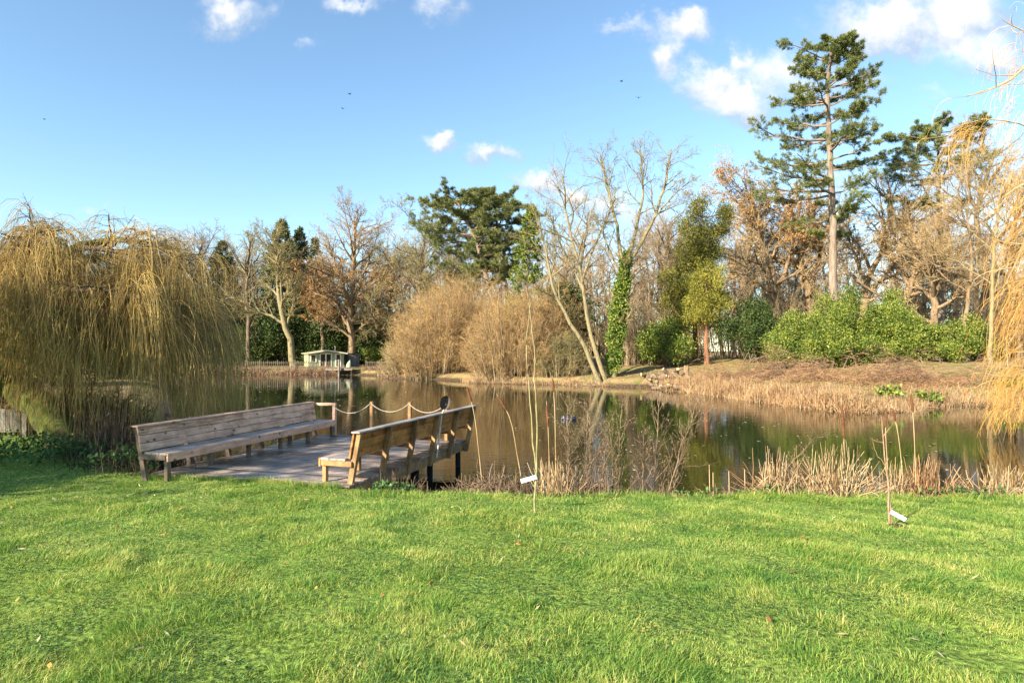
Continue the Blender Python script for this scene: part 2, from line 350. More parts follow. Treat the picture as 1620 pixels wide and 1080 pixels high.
# ------------------------------------------------------------------ growing plants
def resample(P, R, K):
    P = np.asarray(P, float); R = np.asarray(R, float)
    s = np.concatenate([[0], np.cumsum(np.linalg.norm(np.diff(P, axis=0), axis=1))]); u = np.linspace(0, s[-1], K)
    # Catmull-Rom through the control points
    out_ = []
    m_ = np.gradient(P, s, axis=0)
    for x in u:
        i = min(max(np.searchsorted(s, x) - 1, 0), len(P) - 2); h = s[i + 1] - s[i]; t_ = (x - s[i]) / h
        h00 = 2 * t_**3 - 3 * t_**2 + 1; h10 = t_**3 - 2 * t_**2 + t_; h01 = -2 * t_**3 + 3 * t_**2; h11 = t_**3 - t_**2
        out_.append(h00 * P[i] + h10 * h * m_[i] + h01 * P[i + 1] + h11 * h * m_[i + 1])
    return np.array(out_), np.interp(u, s, R)
GA = 2.39996
def spawn(P, R, n, t0, t1, ang, lenf, K, up=0., wob=.12, rf=.6, taper=.45, tip=.25, rmin=0., out_=0., length=None, angv=.25, flat=0.):
    N_, K0, _ = P.shape
    t_ = t0 + (t1 - t0) * (np.arange(n)[None] + rng.random((N_, n))) / n
    x = t_ * (K0 - 1); i = np.clip(x.astype(int), 0, K0 - 2); fr = x - i; ar = np.arange(N_)[:, None]
    A = P[ar, i]; B = P[ar, i + 1]; pos = A + (B - A) * fr[..., None]; tan = nrm(B - A)
    rad = R[ar, i] * (1 - fr) + R[ar, i + 1] * fr
    L0 = np.linalg.norm(np.diff(P, axis=1), axis=2).sum(1)[:, None] if length is None else length
    az = GA * np.arange(n)[None] + rng.random((N_, 1)) * 6.28 + rng.normal(size=(N_, n)) * .5
    u_, v_ = perp(tan); a = ang * (1 + angv * rng.normal(size=(N_, n)))
    d = np.cos(a)[..., None] * tan + np.sin(a)[..., None] * (np.cos(az)[..., None] * u_ + np.sin(az)[..., None] * v_)
    if flat: d[..., 2] *= (1 - flat); d = nrm(d)
    Ln = L0 * lenf * (1 - taper * t_) * (.65 + .7 * rng.random((N_, n)))
    r0 = np.maximum(np.minimum(rad * rf, rad * .95), rmin)
    st = (Ln / (K - 1))[..., None]; pts = [pos]; cur = pos; dd_ = d
    for k in range(1, K):
        dd_ = nrm(dd_ + wob * rng.normal(size=dd_.shape) + up * np.array((0, 0, 1.)))
        cur = cur + dd_ * st; pts.append(cur)
    P2 = np.stack(pts, 2).reshape(N_ * n, K, 3)
    R2 = np.maximum(r0.reshape(-1, 1) * np.linspace(1, tip, K)[None], rmin * .5)
    return P2, R2
def hang(start, out_dir, length, K, zmin=None, sway=.06, out0=.9, grav=.45):
    st = (length / (K - 1))[:, None]; d = nrm(out_dir * out0 + np.array((0, 0, .35))); cur = start; pts = [cur]
    drift = rng.normal(size=(len(start), 3)) * np.array((sway, sway, 0))
    for k in range(1, K):
        d = nrm(d * (1 - grav) + grav * (np.array((0, 0, -1.)) + drift) + .07 * rng.normal(size=d.shape)); cur = cur + d * st
        if zmin is not None: cur = np.concatenate([cur[:, :2], np.maximum(cur[:, 2], zmin)[:, None]], 1)
        pts.append(cur)
    return np.stack(pts, 1)
def along(P, n, t0=0., t1=1.):
    """n random points on each polyline, with the tangent there"""
    N_, K0, _ = P.shape; x = (t0 + (t1 - t0) * rng.random((N_, n))) * (K0 - 1); i = np.clip(x.astype(int), 0, K0 - 2); ar = np.arange(N_)[:, None]
    A = P[ar, i]; B = P[ar, i + 1]; return (A + (B - A) * (x - i)[..., None]).reshape(-1, 3), nrm(B - A).reshape(-1, 3)

def foot(d_or_xy):
    x, y = d_or_xy; return float(height(np.array([x]), np.array([y]))[0])
def px_base(px, d): x = (px - CX) / F * d; return np.array((x, d, foot((x, d))))

def bare_tree(name, label, d, stems, r0, limbs=(9, .38, .55), n2=8, n3=7, n4=8, bark='bark', twig='twig_brown', up=.04, ang=.9, leaf=None, nleaf=0, tw=.011, wob=.13,
              extra=(), group=None, cat='tree', len2=.5, ivy=None, moss=None, leafsize=.16, leafzone=(0, 1)):
    """stems: lists of photo pixels (the first is the foot) at distance d"""
    tg = Geo(); cg = Geo(); b0 = px_base(stems[0][0][0], d); ends = []; L4s = []
    for si, st in enumerate(stems):
        rr = r0 if np.isscalar(r0) else r0[si]
        pts = [q(p[0], p[1], d + (p[2] if len(p) > 2 else 0)) for p in st]
        if si == 0 or abs(st[0][1] - stems[0][0][1]) < 12: pts[0][2] = foot(pts[0][:2]) - .2
        P, R = resample(pts, np.linspace(1, .16, len(pts)) ** .8 * rr, 14)
        P[1:-1] += rng.normal(size=(12, 3)) * rr * .22
        if si == 0: R[0] *= 1.35
        tg.tubes(P, R, 9, m=0)
        nL, t0, lf = limbs
        hgt = np.linalg.norm(P[-1] - P[0])
        L1, R1 = spawn(P[None], R[None], nL, t0, 1, ang, lf, 9, up=up, wob=wob, rf=.62, taper=.55)
        ends.append((L1, R1))
        L1c = np.concatenate([L1]); R1c = R1
        tg.tubes(L1c, R1c, 6)
        tail = P[None, -6:]; tr = R[None, -6:]
        L2, R2 = spawn(L1c, R1c, n2, .2, 1, .75, len2, 6, up=up * .8, wob=wob, rf=.6)
        L2b, R2b = spawn(tail, tr, n2, .1, 1, .6, .7, 6, up=up, wob=wob, rf=.7)
        L2 = np.concatenate([L2, L2b]); R2 = np.concatenate([R2, R2b])
        tg.tubes(L2, R2, 4)
        L3, R3 = spawn(L2, R2, n3, .15, 1, .7, .5, 5, up=up * .6, wob=wob * 1.1, rf=.65, rmin=tw * 1.2)
        cg.tubes(L3, R3, 3)
        L4, R4 = spawn(L3, R3, n4, .1, 1, .7, .55, 4, up=up * .5, wob=wob * 1.2, rf=.7, rmin=tw * .8)
        cg.tubes(L4, R4, 3); L4s.append(L4)
    for (pp, r_) in extra:
        pts = [q(p[0], p[1], d + (p[2] if len(p) > 2 else 0)) for p in pp]; P, R = resample(pts, np.linspace(1, .2, len(pts)) * r_, 10)
        P[1:-1] += rng.normal(size=(8, 3)) * r_ * .3; tg.tubes(P, R, 6)
        L2, R2 = spawn(P[None], R[None], 14, .15, 1, .8, .38, 6, up=.06, wob=wob, rf=.6); tg.tubes(L2, R2, 4)
        L3, R3 = spawn(L2, R2, n3, .1, 1, .7, .5, 5, up=.04, wob=wob, rf=.65, rmin=tw); cg.tubes(L3, R3, 3)
        L4, R4 = spawn(L3, R3, n4, .1, 1, .7, .5, 4, up=.03, wob=wob, rf=.7, rmin=tw * .8); cg.tubes(L4, R4, 3); L4s.append(L4)
    root = thing(name, label, cat, b0, 0, group)
    tg.build('trunk', MT[bark], root, origin=b0)
    mats = [MT[twig]]
    if leaf:
        L4 = np.concatenate(L4s); zz = L4[:, -1, 2]; z0, z1 = np.quantile(zz, .02), np.quantile(zz, .98); hh = (zz - z0) / (z1 - z0)
        L4 = L4[(hh >= leafzone[0]) & (hh <= leafzone[1])]
        c_, t_ = along(L4, max(1, int(nleaf / len(L4)) + 1)); k = rng.permutation(len(c_))[:nleaf]; c_ = c_[k]
        cg.leaves(c_ + rvec(len(c_)) * .05, nrm(rvec(len(c_)) + np.array((0, 0, -.5))), rvec(len(c_)), leafsize * (.7 + .6 * rng.random(len(c_))), leafsize * .6, m=1); mats.append(MT[leaf])
    cg.build('crown', mats, root, origin=b0)
    return root, b0

def needle_tufts(G_, C, D, n, Ln, Wd, spread=1.0, m=0):
    k = len(C); dd_ = nrm(D[:, None] + spread * rvec(k, n)); c = np.repeat(C[:, None], n, 1) + rvec(k, n) * Ln * .18
    G_.leaves(c.reshape(-1, 3), dd_.reshape(-1, 3), rvec(k * n), Ln * (.6 + .7 * rng.random(k * n)), Wd, m=m)

def pine(name, label, d, trunk, r0, whorls, mat_leaf='pine', per=16, group=None, size=.42, seed_limbs=None, bark='bark_pine'):
    """whorls: (height fraction on trunk, reach left px, reach right px, number of limbs, rise)"""
    tg = Geo(); cg = Geo(); b0 = px_base(trunk[0][0], d)
    pts = [q(p[0], p[1], d) for p in trunk]; pts[0] = b0 - np.array((0, 0, .2))
    P, R = resample(pts, np.linspace(1, .22, len(pts)) * r0, 24); P[1:-1] += rng.normal(size=(22, 3)) * .05; tg.tubes(P, R, 10)
    LP = []; LR = []
    for (tf, rl, rr_, nb, rise) in whorls:
        for k in range(nb):
            a = (k + rng.random()) / nb * 6.283
            cx = math.cos(a); reach = (rr_ if cx > 0 else rl) * d / F * (.72 + .5 * rng.random())
            depth = .5 * (rl + rr_) * d / F
            e_ = np.array((cx * reach, math.sin(a) * depth * (.6 + .5 * rng.random()), 0))
            tt = np.clip(tf + rng.normal() * .012, .02, .995) * 23; i = int(tt); i = min(i, 22); st = P[i] + (P[i + 1] - P[i]) * (tt - i)
            ln = np.linalg.norm(e_); s_ = np.linspace(0, 1, 8)[:, None]
            li = st + e_ * s_ + np.array((0, 0, 1.)) * (ln * (rise * s_ + .25 * (s_ - .45) * s_)) + rng.normal(size=(8, 3)) * ln * .03 * s_
            LP.append(li); LR.append(np.linspace(1, .25, 8) * min(max(.018 * ln + .02, .03), R[i] * .6))
    LP = np.array(LP); LR = np.array(LR); tg.tubes(LP, LR, 5)
    L2, R2 = spawn(LP, LR, 9, .3, 1, .85, .30, 5, up=.05, wob=.12, rf=.6, taper=.4, flat=.8); tg.tubes(L2, R2, 3)
    L3, R3 = spawn(L2, R2, 6, .2, 1, .7, .5, 4, up=.05, wob=.12, rf=.7, rmin=.007, flat=.6); cg.tubes(L3, R3, 3, m=1)
    c1, t1 = along(L3, 2, .3, 1.0); c2 = L3[:, -1]; t2 = nrm(L3[:, -1] - L3[:, -2]); c3, t3 = L2[:, -1], nrm(L2[:, -1] - L2[:, -2])
    C = np.concatenate([c1, c2, c3]); D = np.concatenate([t1, t2, t3]) + np.array((0, 0, .5))
    needle_tufts(cg, C, D, per, size, size * .12, .7)
    root = thing(name, label, 'tree', b0, 0, group)
    tg.build('trunk', MT[bark], root, origin=b0); cg.build('crown', [MT[mat_leaf], MT['twig_grey']], root, origin=b0)
    return root

def foliage_blobs(G_, blobs, n, size, m=0, shell=.55, up=.3, aspect=.55, clump=0, lumps=0):
    """leaves filling lumpy ellipsoids: blobs (x, y, z, rx, ry, rz)"""
    B = np.array(blobs, float)
    sub_ = [B]
    if lumps:
        k_ = lumps * len(B); P_ = np.repeat(B, lumps, 0); dv = nrm(rvec(k_) * (1, 1, .9)); f_ = (.3 + .26 * rng.random(k_))[:, None]
        sub_ = [B * (1, 1, 1, .8, .8, .8), np.concatenate([P_[:, :3] + dv * P_[:, 3:] * (1.12 - .5 * f_), P_[:, 3:] * f_], 1)]
    B = np.concatenate(sub_); w = B[:, 3] * B[:, 5]; k = rng.choice(len(B), n if not clump else max(1, n // clump), p=w / w.sum())
    d = nrm(rvec(len(k))); r = (shell + (1 - shell) * rng.random(len(k)) ** .6)[:, None] * (1 + .16 * np.sin(d[:, :1] * 7 + B[k, :1]) + .12 * np.sin(d[:, 2:] * 9 + d[:, 1:2] * 6))
    c = B[k, :3] + d * r * B[k, 3:]
    if clump:
        c = np.repeat(c, clump, 0) + rvec(len(c) * clump) * size * 1.1; d = np.repeat(d, clump, 0)
    G_.leaves(c, nrm(d * .7 + rvec(len(c)) * .6 + np.array((0, 0, up))), d + rvec(len(c)) * .7, size * (.6 + .8 * rng.random(len(c))), size * aspect, m=m)

def conifer(name, label, px, d, base_py, top_py, half_px, mat_leaf, n=9000, size=.3, shape='cone', lean=0, group=None, bare=.08, bark='bark', lumps=None):
    b0 = px_base(px, d); top = q(px + lean, top_py, d); H = top[2] - b0[2]; rad = half_px * d / F
    tg = Geo(); cg = Geo(); P, R = resample([b0 - (0, 0, .2), b0 + (top - b0) * .5, top], np.array((1, .6, .08)) * max(.12, H * .017), 10); tg.tubes(P, R, 8)
    nb = 130; tf = bare + (1 - bare) * np.sort(rng.random(nb)) ** .95; az = GA * np.arange(nb)
    prof = (1 - (tf - bare) / (1 - bare)) ** .8 if shape == 'cone' else np.sin(np.pi * np.clip((tf - bare) / (1 - bare), 0, 1) ** .75 * .93 + .16) ** .8
    ln = rad * prof * (.7 + .45 * rng.random(nb)) + .15
    base = b0 + (top - b0) * tf[:, None]; e_ = np.stack([np.cos(az), np.sin(az), np.zeros(nb)], 1); s_ = np.linspace(0, 1, 6)[None, :, None]
    drop = -.12 if shape == 'cone' else .45
    L1 = base[:, None] + e_[:, None] * s_ * ln[:, None, None] + np.array((0, 0, 1.)) * (drop * s_ + .25 * s_ ** 2) * ln[:, None, None]
    R1 = np.linspace(1, .3, 6)[None] * (.012 * ln[:, None] + .012); tg.tubes(L1, R1, 4)
    L2, R2 = spawn(L1, R1, 6, .2, 1, .8, .4, 4, up=.02, wob=.1, flat=.4); cg.tubes(L2, R2, 3, m=1)
    tot = len(L2) * 3; per = max(3, int(n / tot)); c, t_ = along(L2, 3, .1, 1.05)
    needle_tufts(cg, c, t_ + np.array((0, 0, .15)), per, size, size * .34, .8)
    root = thing(name, label, 'tree', b0, 0, group)
    tg.build('trunk', MT[bark], root, origin=b0); cg.build('crown', [MT[mat_leaf], MT['twig_brown']], root, origin=b0); return root

def bush(name, label, blobs, n, size, mat_leaf, stems=20, cat='bush', group=None, aspect=.5, clump=4, shell=.45):
    """blobs: (px, d, py top, py base, half width px)"""
    B = []
    for (px, d, t_, b_, hw) in blobs:
        x = (px - CX) / F * d; z1 = q(px, t_, d)[2]; z0 = max(q(px, b_, d)[2], foot((x, d)) + .1); B.append((x, d, (z0 + z1) / 2, hw * d / F, hw * d / F * .8, (z1 - z0) / 2))
    B = np.array(B); b0 = np.array((B[:, 0].mean(), B[:, 1].mean(), 0)); b0[2] = foot(b0[:2])
    cg = Geo(); sg = Geo()
    foliage_blobs(cg, B, int(n * 1.7), size * .8, aspect=aspect, clump=clump, shell=shell, lumps=9)
    ends = B[rng.integers(len(B), size=stems)]; e_ = ends[:, :3] + nrm(rvec(stems)) * ends[:, 3:] * .75; s0 = np.stack([ends[:, 0] + rng.normal(size=stems) * ends[:, 3] * .5, ends[:, 1] + rng.normal(size=stems) * .5, np.zeros(stems)], 1)
    s0[:, 2] = height(s0[:, 0], s0[:, 1]) - .1
    s_ = np.linspace(0, 1, 6)[None, :, None]; P = s0[:, None] * (1 - s_) + e_[:, None] * s_ + np.array((0, 0, .5)) * (s_ * (1 - s_)); R = np.linspace(.06, .015, 6)[None].repeat(stems, 0)
    sg.tubes(P, R, 5); L2, R2 = spawn(P, R, 7, .3, 1, .7, .35, 4, up=.06); sg.tubes(L2, R2, 3)
    root = thing(name, label, cat, b0, 0, group); sg.build('stems', MT['bark'], root, origin=b0); cg.build('foliage', MT[mat_leaf], root, origin=b0); return root

def twig_shrub(name, label, px, d, half_px, top_py, mats, n1=260, n2=9, n3=6, group=None, dep=.8, tw=.012, leaf=0):
    """a domed thicket of fine upright and arching shoots rising from the ground"""
    x0 = (px - CX) / F * d; b0 = np.array((x0, d, foot((x0, d)))); rx = half_px * d / F; H = q(px, top_py, d)[2] - b0[2]
    a = rng.random(n1) * 6.283; r = np.sqrt(rng.random(n1)); base = np.stack([x0 + np.cos(a) * r * rx * .82, d + np.sin(a) * r * rx * dep * .8, np.zeros(n1)], 1); base[:, 2] = np.maximum(height(base[:, 0], base[:, 1]), WZ) - .05
    outv = np.stack([np.cos(a) * r * rx * .34, np.sin(a) * r * rx * dep * .34, np.zeros(n1)], 1)
    hh = H * np.sqrt(np.clip(1 - .93 * r ** 2.4, .03, 1)) * (.58 + .46 * rng.random(n1)); s_ = np.linspace(0, 1, 7)[None, :, None]
    P = base[:, None] + outv[:, None] * s_ ** 1.3 + np.array((0, 0, 1.)) * hh[:, None, None] * (s_ * 1.25 - .25 * s_ ** 2.5) + rng.normal(size=(n1, 7, 3)) * .09 * s_
    R = np.linspace(.03, .008, 7)[None].repeat(n1, 0)
    sg = Geo(); cg = Geo(); sg.tubes(P, R * (1 + 1.5 * (rng.random(n1) < .22))[:, None], 4)
    L2, R2 = spawn(P, R, n2, .04, 1, .8, .30, 5, up=.02, wob=.18, rf=.7, rmin=tw); cg.tubes(L2, R2, 3)
    L3, R3 = spawn(L2, R2, n3, .1, 1, .8, .6, 3, up=.02, wob=.18, rf=.8, rmin=tw * .8); cg.tubes(L3, R3, 3)
    mm = [MT[mats]]
    if leaf:
        c, t_ = along(L3, 1); k = rng.permutation(len(c))[:leaf]; c = c[k]; cg.leaves(c, t_[k] + rvec(len(c)) * .6, rvec(len(c)), .12, .06, m=1); mm.append(MT['willow_leaf'])
    root = thing(name, label, 'shrub', b0, 0, group); sg.build('stems', MT['bramble' if mats == 'bramble' else 'twig_grey'], root, origin=b0); cg.build('crown', mm, root, origin=b0); return root
def lumpy_tree(name, label, px, d, base_py, lumps_, n, size, mat_leaf, bark='bark_red', aspect=.3, group=None):
    """an evergreen of billowing foliage masses: lumps (px, py, radius px)"""
    b0 = px_base(px, d); tg = Geo(); cg = Geo(); B = []
    for (lx_, ly_, r_) in lumps_:
        c = q(lx_, ly_, d + rng.normal() * r_ * d / F * .5); B.append((*c, r_ * d / F, r_ * d / F, r_ * d / F * 1.05))
    B = np.array(B); top = B[B[:, 2].argmax(), :3]; P, R = resample([b0 - (0, 0, .2), b0 * .6 + top * .4, top], np.array((1, .6, .15)) * .28, 12); P[1:-1] += rng.normal(size=(10, 3)) * .06; tg.tubes(P, R, 8)
    for bb in B:
        i = int(np.argmin(np.abs(P[:, 2] - (bb[2] - bb[3] * 1.2)))); L_, R_ = resample([P[i], P[i] * .5 + bb[:3] * .5 - (0, 0, .15), bb[:3]], np.array((.09, .06, .03)), 7); tg.tubes(L_, R_, 5); L2, R2 = spawn(L_[None], R_[None], 9, .3, 1, .8, .6, 4, up=.06, wob=.15); tg.tubes(L2, R2, 3)
    foliage_blobs(cg, B, n, size, aspect=aspect, clump=6, shell=.35, up=.6, lumps=7)
    root = thing(name, label, 'tree', b0, 0, group); tg.build('trunk', MT[bark], root, origin=b0); cg.build('crown', MT[mat_leaf], root, origin=b0); return root
# ------------------------------------------------------------------ deck and benches
WD = wood('bench_wood', [(.37, .21, .125), (.80, .52, .36), (.60, .37, .25)], stain=.3)
WO = wood('bench_leg_dark', [(.10, .07, .045), (.24, .17, .12)], knots=False, stretch=(6, 6, 1))
WB = wood('bench_wood_back', [(.30, .10, .022), (.62, .27, .07)], knot=(.09, .03, .01))
WL = wood('leg_wood', [(.17, .085, .03), (.42, .24, .10)], knots=False, stretch=(6, 6, 1))
WG = wood('grey_wood', [(.20, .175, .15), (.42, .37, .33)], knots=False, rough=.42, spec=.5)
WK = wood('deck_wood', [(.13, .095, .072), (.42, .33, .265)], knots=False, rough=.36, spec=.5, stretch=(1.2, 14, 14), island=.7, stain=.55)
WF = wood('fascia_wood', [(.16, .085, .04), (.38, .22, .10)])
WP = mat('pile_wood', [(.008, .007, .006), (.035, .03, .025)], 4, .6, (3, 3, .6), bump=.4)
DK = [np.array(p) for p in ((-2.66, 9.9, 0), (-1.13, 15.05, 0), (-5.06, 16.0, 0), (-6.5, 10.95, 0))]   # near right, far right, far left, near left
deck = thing('jetty', 'low timber deck with wet grey boards standing over the pond edge between two benches', 'deck', (-3.9, 13, 0))
o0 = (-3.9, 13, 0)
g = Geo(); nb = 37
dz = rng.normal(size=nb) * .0025
ey = nrm(DK[1] - DK[0])
for k in range(nb):
    a, b_ = k / nb + .0016, (k + 1) / nb - .0022
    c = [DK[0] + (DK[1] - DK[0]) * a, DK[0] + (DK[1] - DK[0]) * b_, DK[3] + (DK[2] - DK[3]) * b_, DK[3] + (DK[2] - DK[3]) * a]
    ex = nrm(c[3] - c[0]) * .03 * rng.random()
    v = [p + (0, 0, dz[k]) + (ex if i_ > 1 else 0) for i_, p in enumerate(c)] + [p - (0, 0, .035) for p in c]
    g.add(np.array(v), [(0, 1, 2, 3), (7, 6, 5, 4), (0, 4, 5, 1), (1, 5, 6, 2), (2, 6, 7, 3), (3, 7, 4, 0)])
bd = g.build('deck_boards', WK, deck, flat=True, origin=o0)
bd.rotation_euler = (0, 0, 0)
def side_beam(a, b_, inset, name, m, w=.05, h=.2, z=-.145):
    gg = Geo(); gg.beam(a + (0, 0, z), b_ + (0, 0, z), w, h); return gg.build(name, m, deck, flat=True, origin=o0, bevel=.004)
lx = nrm(DK[3] - DK[0])
side_beam(DK[0] + lx * .06, DK[1] + lx * .06, 0, 'edge_beam', WF)
side_beam(DK[3] - lx * .06, DK[2] - lx * .06, 0, 'edge_beam', WF)
side_beam(DK[1] + lx * .1 - ey * .03, DK[2] - lx * .1 - ey * .03, 0, 'end_beam', WF)
side_beam(DK[0] * .5 + DK[3] * .5, DK[1] * .5 + DK[2] * .5, 0, 'joist', WF)
def pile(p, w=.11, ztop=-.05, zb=-1.6):
    gg = Geo(); gg.box((p[0] - w / 2, p[1] - w / 2, zb), (p[0] + w / 2, p[1] + w / 2, ztop)); gg.build('pile', WP, deck, flat=True, origin=o0, bevel=.01)
for f_, w in ((.52, .16), (.66, .12), (.97, .12)):
    pile(DK[0] + (DK[1] - DK[0]) * f_ + lx * .16, w)
for f_ in (.35, .65, .97):
    pile(DK[3] + (DK[2] - DK[3]) * f_ - lx * .16, .12)

def bench(name, label, origin, d, L_, s, wood_front, near_ground, cap_m, WL=WL):
    """a long bench; local x runs along it, s*y points from the backrest to the seat front"""
    root = thing(name, label, 'bench', (origin[0], origin[1], 0), math.atan2(d[1], d[0]))
    def part(n_, gg, m, par=root, bevel=.004): return gg.build(n_, m, par, flat=True, bevel=bevel)
    lean = -.17
    for k in range(6):
        x = .045 + k * (L_ - .09) / 5
        gg = Geo(); zf = near_ground if k == 0 else 0.0
        gg.box((x - .04, s * .47 - .035, zf), (x + .04, s * .47 + .035, .365)); part('leg', gg, WL)
        gg = Geo(); z0 = -.14 if k == 0 else -.26
        # back post leans away from the seat
        f0, f1 = (-.004 - lean * z0 / .84 * 1.0) * 1.0, lean
        y0 = s * (lean * z0 / .84 - .025); y1 = s * (lean - .025)
        xa, xb = x - .0375, x + .0375
        v = [(xa, y0 - .05, z0), (xb, y0 - .05, z0), (xb, y0 + .05, z0), (xa, y0 + .05, z0), (xa, y1 - .045, .842), (xb, y1 - .045, .842), (xb, y1 + .045, .842), (xa, y1 + .045, .842)]
        gg.add(np.array(v), [(3, 2, 1, 0), (4, 5, 6, 7), (0, 1, 5, 4), (1, 2, 6, 5), (2, 3, 7, 6), (3, 0, 4, 7)]); part('back_post', gg, WL)
        if True:
            gg = Geo(); yb = sorted((s * -.09, s * .50)); xx = x - .055 if k == 0 else (x + .055 if k == 5 else x)
            off = -.062 if k == 0 else (.062 if k == 5 else .062)
            gg.box((x + off - .022, yb[0], .285), (x + off + .022, yb[1], .372)); part('seat_bearer', gg, WL)
    gg = Geo()
    for j, (a, b_) in enumerate(((.035, .185), (.193, .343), (.351, .515))):
        ya = sorted((s * a, s * b_)); 
        gg.box((-.03, ya[0], .374), (L_ + .03, ya[1], .412))
    part('seat', gg, WG)
    gg = Geo(); ya = sorted((s * .517, s * .553)); gg.box((-.03, ya[0], .262), (L_ + .03, ya[1], .408)); part('front_rail', gg, wood_front)
    gg = Geo()
    for j in range(3):
        z0, z1 = .418 + j * .143, .418 + (j + 1) * .143 - (.011 if s < 0 else .005)
        def yy_(z, o): return s * (lean * z / .84 + .024 + o)
        cut = [0, L_ * (.33 + .17 * ((j * 2) % 3)), L_]
        for a, b_ in zip(cut[:-1], cut[1:]):
            v = [(x, yy_(z, o), z) for x in (a - (.03 if a == 0 else -.002), b_ + (.03 if b_ == L_ else -.002)) for z in (z0, z1) for o in (.002, .036)]
            gg.add(np.array(v), [(0, 1, 3, 2), (4, 6, 7, 5), (0, 4, 5, 1), (2, 3, 7, 6), (0, 2, 6, 4), (1, 5, 7, 3)])
    part('backrest', gg, wood_front)
    gg = Geo(); ya = sorted((s * (lean - .085), s * (lean + .075))); gg.box((-.05, ya[0], .845), (L_ + .05, ya[1], .872)); part('top_rail', gg, cap_m)
    return root
dl = np.array((.2705, .9627)); dr = np.array((.314, .9495))
bench('bench', 'long timber bench with weathered pinkish boards on the deck side nearest the left willow', (-6.53, 10.77), dl, 5.28, -1, WD, -.12, WD, WO)
bench('bench', 'long timber bench seen from behind, with orange brown back boards and grey top rail', (-2.72, 10.06), dr, 5.16, 1, WB, -.05, WG)

# rope barrier across the far end of the deck
rb = thing('rope_barrier', 'sagging white rope strung between square wooden posts at the far end of the deck', 'barrier', (-3.6, 15.4, 0)); o0 = (-3.6, 15.4, 0)
tops = []
for (x, y, h) in ((-4.63, 15.83, .80), (-3.58, 15.5, .91), (-2.56, 15.22, .92), (-1.62, 14.98, .92)):
    gg = Geo(); gg.beam((x, y, -.28), (x, y, h), .085, .085, upv=(.3, .95, 0)); gg.build('post', WL if h > .85 else WD, rb, flat=True, origin=o0, bevel=.008); tops.append(np.array((x, y, h - .06)))
gg = Geo(); gg.beam((-5.27, 16.0, .80), (-4.58, 15.80, .815), .06, .07); gg.build('rail', WD, rb, flat=True, origin=o0, bevel=.004)
rm = mat('rope', [(.34, .30, .23), (.54, .48, .40)], 60, .9)
for a, b_ in zip(tops[:-1], tops[1:]):
    s_ = np.linspace(0, 1, 17)[:, None]; P = a * (1 - s_) + b_ * s_ - np.array((0, 0, .21)) * 4 * s_ * (1 - s_) + np.array((-.02, -.05, .02))
    gg = Geo(); gg.tubes(P, np.full(17, .0095), 6); gg.build('rope', rm, rb, origin=o0)

# landing net leaning on the right bench
ng = thing('landing_net', 'small round landing net with a pale handle hung over the grey rail', 'net', (-1.5, 13.2, 0)); o0 = (-1.5, 13.2, 0)
hm = mat('net_handle', [(.5, .47, .42), (.7, .67, .6)], 8, .5); nm = mat('net_mesh', [(.05, .045, .04), (.12, .11, .10)], 60, .9); fm = mat('net_frame', [(.2, .2, .2), (.3, .3, .29)], 20, .4)
dN = 13.05; c0 = q(704, 637, dN); e_ = np.linspace(0, 2 * np.pi, 29)
rx_, rz_ = 8 * dN / F, 11.3 * dN / F
ring = np.stack([c0[0] + rx_ * np.cos(e_) + .02 * np.sin(e_), np.full(29, dN) + .03 * np.sin(e_), c0[2] + rz_ * np.sin(e_)], 1)
gg = Geo(); gg.tubes(ring, np.full(29, .009), 6); gg.build('hoop', fm, ng, origin=o0)
gg = Geo(); kk = 10
rows = [ring[:-1]]
for k in range(1, kk + 1):
    f_ = math.cos(k / kk * 1.5); rows.append((ring[:-1] - c0) * f_ * np.array((1, 1, 1)) + c0 + np.array((.0, .16 * math.sin(k / kk * 1.5), -.05 * k / kk)) + rng.normal(size=(28, 3)) * .003)
V_ = np.array(rows); ia = np.arange(kk)[:, None] * 28; ja = np.arange(28)
gg.add(V_, np.stack([ia + ja, ia + (ja + 1) % 28, ia + 28 + (ja + 1) % 28, ia + 28 + ja], -1).reshape(-1, 4)); gg.build('net_bag', nm, ng, origin=o0)
gg = Geo(); gg.tubes(np.array([q(702, 648, dN), q(699, 655, dN - .05), q(691, 724, 12.75)]), np.full(3, .013), 8); gg.build('handle', hm, ng, origin=o0)

# ------------------------------------------------------------------ summerhouse across the pond
hd = 84.0; hl = q(480, 580, hd); hc = np.array((-26.5, 85.5, -.05))
wallm = wood('house_wall', [(.26, .35, .22), (.36, .44, .29)], knots=False, stain=.25, rough=.6, stretch=(.3, .3, 14)); white = mat('cream_paint', [(.66, .62, .46), (.78, .74, .58)], 6, .5)
glass = mat('window_glass', [(.02, .022, .022), (.05, .05, .048)], 2, .05, spec=.9); roofm = mat('roof_felt', [(.28, .29, .16), (.42, .40, .26)], 2.5, .9, bump=.4); sunlit_w = wood('house_end_sunlit', [(.45, .44, .22), (.58, .55, .30)], knots=False, stretch=(.3, .3, 14))  # left end wall: warm sunlight put into its yellower, paler colour
ry = math.atan2(-25, 85) * 0
house = thing('summerhouse', 'pale blue green timber summerhouse with white windows and a low roof on the far shore', 'summerhouse', hc, math.radians(27))
def hp(name, gg, m, par=house, bevel=.01): return gg.build(name, m, par, flat=True, bevel=bevel)
hw, hdp, he, hr = 2.4, 1.9, 1.9, 2.28         # half width, half depth, eaves, ridge
gg = Geo()
v = [(-hw, -hdp, 0), (hw, -hdp, 0), (hw, -hdp, he), (0, -hdp, hr - .08), (-hw, -hdp, he), (-hw, hdp, 0), (hw, hdp, 0), (hw, hdp, he), (0, hdp, hr - .08), (-hw, hdp, he)]
